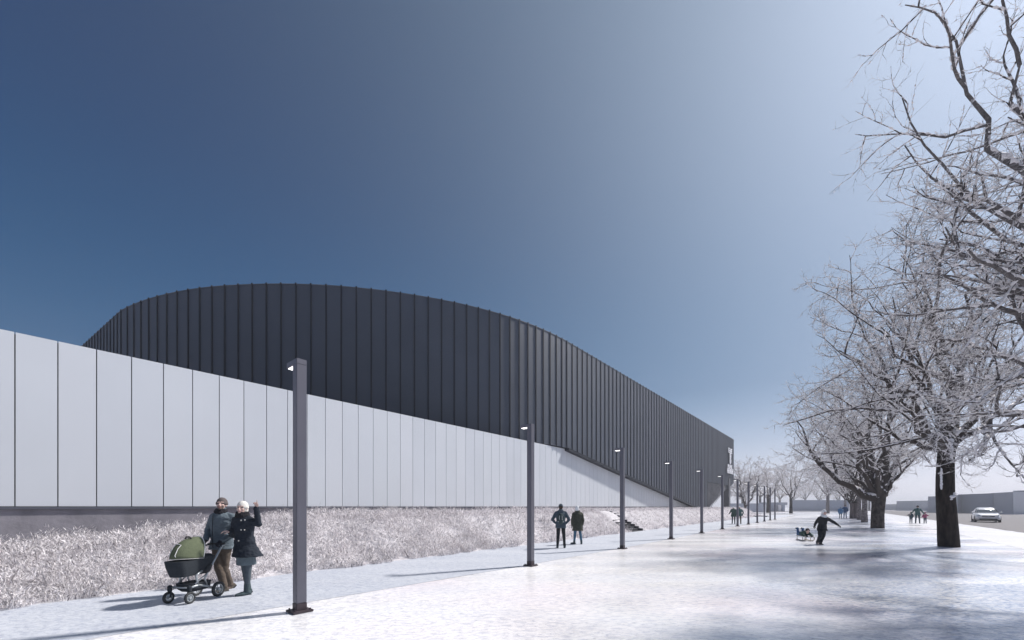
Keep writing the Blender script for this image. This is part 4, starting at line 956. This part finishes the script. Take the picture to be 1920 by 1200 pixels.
woman = person('person', pw, JW, R(0), (.12, -.97, .16), [dict(t='trousers', c='leg', fat=.80, lo=.03), dict(t='skirt', c='skirt', hem=dict(c=w_(462, 1059), rx=.165, ry=.14)),
      dict(t='coat', c='navy', a=.026, hem=dict(c=w_(465, 1043), rx=.245, ry=.18, yaw=0), cuff=.015, collar=0), dict(t='scarf', c='fur', f=1.05), dict(t='shoes', c='boot', h=.13), dict(t='hat', c='cream', full=1, brim=1),
      dict(t='buttons', p=[w_(452, 975.5, -.190), w_(452, 993.5, -.192), w_(447.3, 1014, -.200), w_(459, 975, -.190), w_(458.5, 993.5, -.198)])],
      'woman in a long black coat and cream hat raising one arm to point', vox=.0085, hands=dict(r=dict(d=(.02, -.12, .98), pn=(-.15, -1, 0), curl=1.25, point=True, side=1), l=dict(d=(-.8, -.45, .1), pn=(0, .3, -1), curl=.5)), seed=2, wr=.005)

# ---- the pram
def wheel(r, c, axis, rad, wid, nm='wheel'):
    w = MB(); w.torus(c, axis, rad-wid*.5, wid*.5, 28, 10, 1.15); t = w.build('tyre', M['rubber']); 
    a = Vector(axis).normalized(); u = a.orthogonal().normalized(); x = a.cross(u); c = Vector(c)
    m = MB(); m.torus(c, axis, rad-wid*1.05, wid*.20, 24, 6, 1.6); m.disc(c, axis, rad*.20, wid*1.0, 14)
    for i in range(6):
        d = u*math.cos(i*PI/3)+x*math.sin(i*PI/3); m.tube([c+d*rad*.1, c+d*(rad-wid*1.05)], wid*.16, 6)
    wh = m.build(nm, M['alu'], r, smooth=False); t.parent = wh; t.name = 'tyre'; return wh
M['rubber'] = mat('rubber', (0.035, 0.038, 0.042), 0.8, nscale=20, namp=0.2); M['alu'] = mat('brushed_metal', (0.42, 0.45, 0.47), 0.35, metal=0.6, spec=0.5)
M['pgreen'] = cloth('canopy_cloth', (0.108, 0.128, 0.078), n=.15, sc=25); M['pblack'] = cloth('pram_black_cloth', (0.028, 0.034, 0.042), n=.2, sc=30); M['piping'] = mat('reflective_piping', (0.62, 0.63, 0.62), 0.5)
ppos = A(357, 6.92); pr = empty('pram', ppos); tag(pr, 'pram with olive green hood and black carrycot pushed by the man', 'pram')
PH = Vector((-.087, -.996, 0)); PX = Vector((.996, -.087, 0)); PZ = Vector((0, 0, 1)); KP = .82        # heading, lateral (near side), up
q_ = lambda f, l, z: (PH*f+PX*l)*KP+PZ*z*1.04
for l_ in (-.24, .24): wheel(pr, q_(.26, l_, .098), PX, .102, .042)
for l_ in (-.27, .27): wheel(pr, q_(-.42, l_, .135), PX, .140, .05)
fr = MB()
for l_ in (-.20, .20):
    fr.tube([q_(.24, l_, .255), q_(.0, l_*.95, .27), q_(-.20, l_*.95, .22), q_(-.42, l_*1.1, .15)], .019, 10)
    fr.tube([q_(.02, l_*.95, .27), q_(.06, l_*.95, .44), q_(-.08, l_*.95, .50)], .020, 10)
    fr.tube([q_(-.20, l_*.95, .24), q_(-.14, l_, .36), q_(-.26, l_, .50), q_(-.44, l_*1.05, .72), q_(-.58, l_*1.05, .88), q_(-.66, l_*1.05, .90)], .0165, 10)
    fr.tube([q_(.10, l_, .30), q_(-.26, l_, .47)], .012, 8)
fr.tube([q_(-.42, -.26, .15), q_(-.42, .26, .15)], .014, 8); fr.tube([q_(.22, -.2, .255), q_(.22, .2, .255)], .014, 8)
fr.build('frame', M['alu'], pr, smooth=True)
for l_ in (-.24, .24):
    b = MB(); b.cap_bone(q_(.25, l_*.92, .27), q_(.25, l_*.92, .215), .034, .034); b.tube([q_(.25, l_*.8, .215), q_(.26, l_*.8, .10)], .014, 8); b.build('fork', M['pblack'], pr, smooth=True)
    b = MB(); b.cap_bone(q_(-.20, l_*.84, .50), q_(-.26, l_*.84, .56), .050, .042); b.build('hinge', M['rubber'], pr, smooth=True)
hbm = MB(); hbm.tube([q_(-.66, -.21, .90), q_(-.69, -.17, .91), q_(-.69, .17, .91), q_(-.66, .21, .90)], .019, 12); hbm.build('handlebar', M['rubber'], pr, smooth=True)
bs = MB()
def rrect(f0, f1, hw, z, n=8, r=.12, lift=0):
    pts = []
    for cx, cy, a0 in ((f1-r, hw-r, 0), (f0+r, hw-r, PI/2), (f0+r, -hw+r, PI), (f1-r, -hw+r, 1.5*PI)):
        for i in range(n): a = a0+PI/2*i/(n-1); pts.append(q_(cx+r*math.cos(a), cy+r*math.sin(a), z+lift*(f1-(cx+r*math.cos(a)))))
    return pts
bs.loft([rrect(-.36, .37, .17, .44), rrect(-.38, .39, .185, .50), rrect(-.42, .43, .205, .60), rrect(-.43, .45, .215, .70)]); bk_ = bs.build('carrycot', M['pblack'], pr, smooth=False)
cv = MB(); cv.loft([rrect(-.435, .10, .218, .695), rrect(-.44, .10, .222, .73), rrect(-.40, .08, .18, .765), rrect(-.33, .02, .10, .775, r=.08)]); cv.build('apron', M['pblack'], pr, smooth=True)
hood = MB(); rr = []; nA = 9
for i in range(nA+1):                                   # hood arcs fan from the front rim up and over
    t = i/nA; an = R(4+t*96); ring = []
    for j in range(17):
        b_ = PI*j/16; y = .222*math.cos(b_); h_ = math.sin(b_)**.75; bulge = 1+.035*math.sin(t*nA*PI)**2
        rad_ = .45*bulge*(.96+.04*t); ring.append(q_(-.10+math.cos(an)*rad_*h_*1.22, y*(1-.04*t), .715+math.sin(an)*rad_*h_*.80))
    rr.append(ring)
vs = [[hood.bm.verts.new(p) for p in r_] for r_ in rr]
for a, b in zip(vs, vs[1:]):
    for j in range(16): hood.bm.faces.new((a[j], a[j+1], b[j+1], b[j]))
ho = hood.build('hood', M['pgreen'], pr, smooth=True); md_ = ho.modifiers.new('s', 'SOLIDIFY'); md_.thickness = .012
pp = MB(); pp.tube(rr[0], .007, 6); pp.tube([p+Vector((0, 0, .004)) for p in rr[nA]], .008, 6); pp.tube([rr[0][j] for j in range(17)], .007, 6)
def onh(t, b): i = t*nA; i0 = min(int(i), nA-1); j = b*16; j0 = min(int(j), 15); f, g_ = i-i0, j-j0; a = rr[i0][j0].lerp(rr[i0][j0+1], g_); b2_ = rr[i0+1][j0].lerp(rr[i0+1][j0+1], g_); c = a.lerp(b2_, f); return c+(c-q_(.03, 0, .70)).normalized()*.010
pp.tube([onh(a, b) for a, b in ((.06, .40), (.10, .42), (.30, .42), (.42, .41), (.44, .52), (.44, .60), (.30, .62), (.08, .62))], .006, 6)
pp.build('piping', M['piping'], ho)
hg = MB(); hg.tube([onh(.72, .40), onh(.72, .44)+Vector((0, 0, .02)), onh(.72, .56)+Vector((0, 0, .02)), onh(.72, .60)], .014, 8); hg.build('carry_handle', M['rubber'], ho, smooth=True)
bk2 = MB(); bk2.loft([rrect(-.34, .12, .16, .17), rrect(-.36, .18, .20, .22), rrect(-.37, .20, .21, .31)]); bk2.build('basket', M['pblack'], pr, smooth=False)

# ---- generic standing and walking poses
def pose(**o):
    d = dict(head=(0, 0, 1.62), neck=(0, 0, 1.46), sl=(-.19, 0, 1.40), sr=(.19, 0, 1.40), hip=(0, 0, .94), hl=(-.09, 0, .90), hr=(.09, 0, .90), el=(-.27, .03, 1.12), wl=(-.25, -.03, .88), er=(.27, .03, 1.12), wr=(.25, -.03, .88),
             kl=(-.10, -.01, .49), al=(-.11, .02, .09), tl=(-.15, -1, 0), kr=(.10, -.01, .49), ar=(.11, .02, .09), tr=(.15, -1, 0)); d.update(o); return d
def turned(J, a):
    Rm = Matrix.Rotation(a, 3, 'Z'); return {k_: tuple(Rm @ Vector(p)) for k_, p in J.items()}
# back view: facing away (+y)
def away(J): return turned(J, PI)
sp_ = lambda px: math.atan((px-CX)/F)
# pair on the path seen from behind
p = G(1051.5, 1027.5); a = -sp_(1051)
J = turned(pose(el=(-.33, .02, 1.13), wl=(-.20, -.10, .98), er=(.33, .02, 1.13), wr=(.20, -.10, .98), kl=(-.12, 0, .49), al=(-.15, 0, .09), kr=(.11, 0, .49), ar=(.13, .02, .09)), PI+a)
f_ = Vector((0, 1, 0)); f_.rotate(Matrix.Rotation(a, 3, 'Z'))
m2 = person('person', p, J, PI+a, f_, [dict(t='trousers', c='black', fat=.92), dict(t='shoes', c='boot'), dict(t='coat', c='slate', a=.035, hem=dict(c=(0, 0, .80), rx=.19, ry=.15), sx=1.03), dict(t='hood', c='slate'), dict(t='hat', c='slate', full=0), dict(t='hair', c='hairb', l=.05)],
       'standing person in a blue jacket and dark cap with a backpack, seen from behind', vox=.012, seed=3)
bp = MB(); bq = Vector((0, -.19, 1.17)); bp.ball(bq, (.15, .085, .22)); bp.ball(bq+Vector((0, -.06, -.08)), (.11, .06, .11)); bp.ball(bq+Vector((0, -.02, .05)), (.14, .08, .17))
bpo = link('backpack', remesh(bp, .012, 2, .004, 14), None, cm('pack')); bpo.location = p; bpo.rotation_euler = (0, 0, a); tag(bpo, 'grey green backpack worn by the standing person in the blue jacket', 'backpack')
s_b = MB(); s_b.tube([(-.12, -.275, 1.06), (0, -.29, 1.05), (.12, -.275, 1.06)], .008, 6); s_b.tube([(-.05, -.28, 1.30), (-.06, -.29, 1.1)], .006, 6); s_b.tube([(.05, -.28, 1.30), (.06, -.29, 1.1)], .006, 6); s_b.build('strap', cm('white'), bpo)
p = G(1083, 1020.5); a = -sp_(1083)+R(12)
J = turned(pose(head=(.02, 0, 1.55), neck=(0, 0, 1.40), sl=(-.17, 0, 1.34), sr=(.17, 0, 1.34), el=(-.24, .03, 1.07), er=(.25, .03, 1.07), wl=(-.22, -.05, .84), wr=(.24, -.03, .84), kl=(-.12, 0, .48), al=(-.17, 0, .09), tl=(-.1, -1, 0), kr=(.10, -.06, .48), ar=(.15, 0, .09), tr=(.8, -.6, 0)), PI+a)
f2 = Vector((.3, 1, .05)); f2.rotate(Matrix.Rotation(a, 3, 'Z'))
person('person', p, J, PI+a, f2, [dict(t='trousers', c='jean', fat=.85), dict(t='shoes', c='boot', h=.1), dict(t='coat', c='olive', a=.03, hem=dict(c=(0, 0, .60), rx=.215, ry=.17)), dict(t='scarf', c='olive', f=1.1), dict(t='gloves', c='glove'), dict(t='hat', c='white', full=1)],
       'standing person in a long olive coat, jeans and white hat, seen from behind', vox=.012, seed=4)
# pair far down the path
p = G(1375.5, 982.3); a = -sp_(1375)
J = turned(pose(head=(.02, -.03, 1.56), er=(.30, -.02, 1.12), wr=(.40, -.1, .98), kl=(-.10, -.12, .49), al=(-.10, .10, .10), ar=(.12, -.10, .09)), PI+a); f3 = Vector((.2, 1, -.1)); f3.rotate(Matrix.Rotation(a, 3, 'Z'))
person('person', p, J, PI+a, f3, [dict(t='trousers', c='child', fat=.9), dict(t='shoes', c='black'), dict(t='coat', c='dkgreen', a=.05, hem=dict(c=(0, 0, .72), rx=.21, ry=.17)), dict(t='hat', c='white', brim=1)], 'left person of the distant dark green pair beyond the lamp row', k=.97, vox=.018, seed=5)
p = G(1386.5, 982.6)
J = turned(pose(kl=(-.10, .06, .49), kr=(.11, -.06, .49), el=(-.32, .03, 1.14)), PI+a)
person('person', p, J, PI+a, f3, [dict(t='trousers', c='brown', fat=.95), dict(t='shoes', c='olive'), dict(t='coat', c='green', a=.05, hem=dict(c=(0, 0, .80), rx=.20, ry=.16)), dict(t='hat', c='white', brim=1)], 'right person of the distant dark green pair, partly hidden by a lamp post', k=.97, vox=.018, seed=6)
# running person pulling the sledge
p = G(1538, 1020.5); r_ = vfrom(1538, 1020.5)
JR = dict(head=r_(1545.5, 961.5, -.10), neck=r_(1544, 968, -.05), sl=r_(1536.5, 971.5, -.05), sr=r_(1551, 972, .0), hip=r_(1541, 991, .05), hl=r_(1538, 992, .05), hr=r_(1545, 992, .05), el=r_(1530, 980, .05), wl=r_(1527.5, 985.5, .10), er=r_(1563, 979, .05), wr=r_(1572, 985, .05),
          kl=r_(1537.5, 1005, -.15), al=r_(1533, 1016, .28), tl=(-.1, -.6, -.7), kr=r_(1544, 1004, .0), ar=r_(1538.5, 1017.5, -.05), tr=(-.1, -1, -.1))
person('person', p, JR, R(5), (-.10, -.93, .02), [dict(t='trousers', c='black', fat=1.0), dict(t='shoes', c='black', h=.1), dict(t='coat', c='black', a=.028, hem=dict(c=r_(1542, 995, .05), rx=.19, ry=.15)), dict(t='scarf', c='white', f=1.2), dict(t='gloves', c='black'), dict(t='hat', c='white', full=1)],
       'running person in black with a white hat and scarf, one arm stretched out', vox=.012, seed=7)
# sledge and the child lying on it
ps = G(1509.5, 1013.5); sd_ = empty('sledge', ps, R(-103)); tag(sd_, 'small wooden sledge with pale runners under the lying child', 'sledge')
M['wood'] = mat('pale_wood', (0.50, 0.46, 0.40), 0.6, nscale=6, namp=.2)
for y in (-.17, .17):
    b = MB(); b.tube([(-.50, y, .03), (.30, y, .02), (.46, y, .07), (.50, y, .17), (.42, y, .24), (.30, y, .22)], .022, 8); b.tube([(-.4, y, .03), (-.4, y, .20)], .015, 6); b.tube([(.15, y, .03), (.15, y, .20)], .015, 6); b.build('runner', M['wood'], sd_, smooth=True)
b = MB()
for y in (-.13, -.045, .045, .13): b.box((-.08, y, .215), (.86, .07, .022), bev=.004)
b.build('seat', M['wood'], sd_)
JC = dict(head=(.33, -.02, .53), neck=(.20, 0, .43), sl=(.13, -.13, .38), sr=(.13, .13, .38), hip=(-.25, 0, .35), hl=(-.28, -.08, .34), hr=(-.28, .08, .34), el=(.30, -.20, .28), wl=(.42, -.14, .27), er=(.30, .20, .28), wr=(.42, .14, .27),
          kl=(-.58, -.08, .30), al=(-.64, -.08, .62), tl=(-.9, 0, .35), kr=(-.56, .10, .30), ar=(-.50, .12, .60), tr=(-.85, 0, .5))
ch = person('person', ps, JC, R(90), (.97, -.12, .20), [dict(t='trousers', c='dblue', fat=.92, lo=.0), dict(t='shoes', c='black'), dict(t='coat', c='dkgreen', a=.02), dict(t='gloves', c='black'), dict(t='hat', c='black', brim=1)], 'child in dark clothes lying face down on the sledge with raised feet', k=.92, vox=.012, seed=8)
ch.rotation_euler = (0, 0, R(-103))
# pair in blue
p = G(1576, 972); a = -sp_(1576)
person('person', p, turned(pose(), PI+a), PI+a, f3, [dict(t='trousers', c='slate', fat=.85), dict(t='shoes', c='black'), dict(t='coat', c='blue', a=.05, hem=dict(c=(0, 0, .72), rx=.21, ry=.17)), dict(t='hat', c='blue', brim=1)], 'smaller person in light blue in front of the flat distant building', k=.93, vox=.022, seed=9)
p = G(1584.5, 971.5)
person('person', p, turned(pose(er=(.36, 0, 1.15), wr=(.42, -.1, .95), al=(-.14, .1, .09), ar=(.12, -.12, .09)), PI+a), PI+a, f3, [dict(t='trousers', c='dblue', fat=.9), dict(t='shoes', c='black'), dict(t='coat', c='dblue', a=.04), dict(t='hat', c='black', brim=1)], 'taller person in dark blue next to the one in light blue', k=1.08, vox=.022, seed=10)
# family walking by the road
p = G(1720.5, 981.5); a = -sp_(1720); f4 = Vector((0, 1, 0)); f4.rotate(Matrix.Rotation(a, 3, 'Z'))
person('person', p, turned(pose(el=(-.33, 0, 1.15), wl=(-.45, 0, .93), er=(.33, 0, 1.15), wr=(.47, 0, .93), kl=(-.12, -.1, .49), al=(-.14, .12, .10), kr=(.12, .08, .49), ar=(.14, -.1, .09)), PI+a), PI+a, f4, [dict(t='trousers', c='child', fat=.92), dict(t='shoes', c='black'), dict(t='coat', c='green', a=.04, hem=dict(c=(0, 0, .80), rx=.2, ry=.16)), dict(t='hat', c='black', brim=1)], 'adult in a teal coat walking away between two small children', k=1.0, vox=.016, seed=11)
p = G(1708, 981)
person('person', p, turned(pose(wl=(-.22, 0, .9), er=(.30, 0, 1.2), wr=(.42, 0, 1.30)), PI+a), PI+a, f4, [dict(t='trousers', c='slate', fat=1.0), dict(t='shoes', c='black'), dict(t='coat', c='child', a=.05), dict(t='hat', c='hairb', brim=1)], 'small child in dark clothes on the left of the walking adult', k=.64, vox=.015, seed=12)
p = G(1734.5, 981.5)
person('person', p, turned(pose(el=(-.30, 0, 1.2), wl=(-.42, 0, 1.30), wr=(.34, -.1, .95), al=(-.12, .08, .1)), PI+a), PI+a, f4, [dict(t='trousers', c='child', fat=1.0), dict(t='shoes', c='black'), dict(t='coat', c='pink', a=.05), dict(t='hat', c='pink', brim=1)], 'small child in a pink jacket on the right of the walking adult', k=.62, vox=.015, seed=13)

# ------------------------------------------------------------------ the car
pc = G(1848, 978.8); car = empty('car', (pc.x, pc.y, .008)); tag(car, 'white car with headlights facing the camera driving on the grey road', 'car')
ca = math.atan2(-pc.y, -pc.x)+R(5); car.rotation_euler = (0, 0, ca)               # local +x is the front
M['paint'] = mat('white_car_paint', (0.78, 0.79, 0.81), 0.22, spec=0.6, coat=0.6); M['cglass'] = mat('car_glass', (0.045, 0.055, 0.07), 0.05, spec=0.8)
M['cblack'] = mat('car_black_plastic', (0.03, 0.032, 0.036), 0.5); M['chrome'] = mat('chrome_bars', (0.5, 0.52, 0.55), 0.2, metal=.9); M['hlight'] = mat('headlight_glass', (0.55, 0.60, 0.68), 0.08, spec=.9); M['plate'] = mat('number_plate', (0.75, 0.76, 0.76), 0.4)
def sec(x, zb, zh, wb, wh, n=6):                       # lower body section: rounded box
    pts = []
    for sy in (1, -1):
        col = [(wb*.93, zb), (wb, zb+.12), (wb*1.0, (zb+zh)/2), (wh, zh-.07), (wh*.90, zh)]
        pts += [(x, sy*y, z) for y, z in (col if sy == 1 else col[::-1])]
    return pts
S_ = [(-2.12, .42, .92, .70, .66), (-2.02, .30, 1.02, .82, .76), (-1.5, .24, 1.05, .88, .80), (-.6, .22, 1.02, .90, .82), (.5, .22, 1.0, .90, .82), (1.0, .22, .98, .90, .80), (1.5, .24, .92, .89, .76), (1.9, .27, .84, .84, .70), (2.08, .30, .76, .76, .62), (2.16, .36, .68, .66, .54)]
b = MB(); b.loft([sec(*q) for q in S_]); bo_ = b.build('body', M['paint'], car, smooth=False)
mod = bo_.modifiers.new('b', 'BEVEL'); mod.width = .03; mod.segments = 2; mod.limit_method = 'ANGLE'
gh = [(-1.75, 1.02, 1.10, .74, .70), (-1.25, 1.02, 1.46, .79, .60), (-.5, 1.0, 1.55, .80, .60), (.15, 1.0, 1.50, .80, .59), (.62, .99, 1.22, .80, .66), (.98, .97, 1.0, .79, .76)]
b = MB(); b.loft([[(x, wb_, z0), (x-.0, wt, z1-.05), (x, wt*.85, z1), (x, -wt*.85, z1), (x, -wt, z1-.05), (x, -wb_, z0)] for x, z0, z1, wb_, wt in gh]); b.build('cabin', M['paint'], car, smooth=True)
def gpane(pts, nm):
    b = MB(); pts = [Vector(p) for p in pts]; n = (pts[1]-pts[0]).cross(pts[2]-pts[0]).normalized(); c = sum(pts, Vector())/len(pts)
    if n.dot(c-Vector((-.3, 0, 1.1))) < 0: n = -n
    b.loft([[p-n*.01 for p in pts], [p+n*.014 for p in pts]]); b.build(nm, M['cglass'], car)
gpane([(.93, .72, 1.03), (.93, -.72, 1.03), (.18, -.54, 1.46), (.18, .54, 1.46)], 'windscreen')
for sy in (1, -1):
    gpane([(.70, sy*.800, 1.04), (-.35, sy*.806, 1.05), (-.35, sy*.655, 1.43), (.10, sy*.650, 1.42)], 'side_window'); gpane([(-.42, sy*.806, 1.05), (-1.40, sy*.785, 1.08), (-1.1, sy*.66, 1.38), (-.42, sy*.655, 1.43)], 'side_window')
gpane([(-1.70, .62, 1.12), (-1.70, -.62, 1.12), (-1.30, -.52, 1.40), (-1.30, .52, 1.40)], 'rear_window')
for x in (-1.32, 1.30):
    for sy in (1, -1):
        b = MB(); b.torus((x, sy*.80, .33), (0, 1, 0), .245, .085, 26, 8, 1.1); t = b.build('tyre', M['rubber']); b = MB(); b.disc((x, sy*.83, .33), (0, 1, 0), .20, .10, 20); w_o = b.build('wheel', M['alu'], car); t.parent = w_o
        b = MB(); b.disc((x, sy*.885, .36), (0, 1, 0), .37, .03, 26); b.build('wheel_arch', M['cblack'], car)
for sy in (1, -1):
    b = MB(); b.box((2.03, sy*.56, .72), (.16, .34, .13), Matrix.Rotation(R(-22*sy), 3, 'Z'), bev=.03); b.build('headlight', M['hlight'], car)
    b = MB(); b.box((2.09, sy*.56, .40), (.10, .20, .09), Matrix.Rotation(R(-22*sy), 3, 'Z'), bev=.02); b.build('fog_light', M['hlight'], car)
    b = MB(); b.ball((.62, sy*.98, 1.05), (.07, .11, .075)); b.tube([(.66, sy*.84, 1.0), (.64, sy*.95, 1.04)], .02, 6); b.build('mirror', M['paint'], car, smooth=True)
gr = MB(); gr.box((2.14, 0, .635), (.08, .88, .15), bev=.02); gr_ = gr.build('grille', M['cblack'], car)
gr = MB()
for z in (.59, .635, .68): gr.box((2.19, 0, z), (.02, .84, .015))
gr.box((2.19, 0, .635), (.03, .12, .09), bev=.01); gr.build('grille_bars', M['chrome'], gr_)
gr = MB(); gr.box((2.13, 0, .36), (.10, 1.24, .16), bev=.03); gr.build('air_intake', M['cblack'], car); gr = MB(); gr.box((2.20, 0, .47), (.02, .50, .10)); gr.build('number_plate', M['plate'], car)
gr = MB(); gr.box((0, 0, .21), (3.9, 1.5, .10)); gr.build('underbody', M['cblack'], car)
bpy.data.scenes.remove(WS)
# ------------------------------------------------------------------ haze: one box of even air round everything
hz_ = MB(); hz_.box((0, 520, 9.0), (1900, 1300, 23.0)); ho_ = hz_.build('haze', None)
hm = bpy.data.materials.new('haze_air'); hm.use_nodes = True; hm.node_tree.nodes.clear()
ov = hm.node_tree.nodes.new('ShaderNodeOutputMaterial'); vv = hm.node_tree.nodes.new('ShaderNodeVolumePrincipled')
vv.inputs['Color'].default_value = (0.86, 0.89, 0.98, 1); vv.inputs['Density'].default_value = 0.0013; vv.inputs['Anisotropy'].default_value = 0.2
hm.node_tree.links.new(vv.outputs[0], ov.inputs['Volume']); ho_.data.materials.append(hm); tag(ho_, kind='stuff')
#@@END
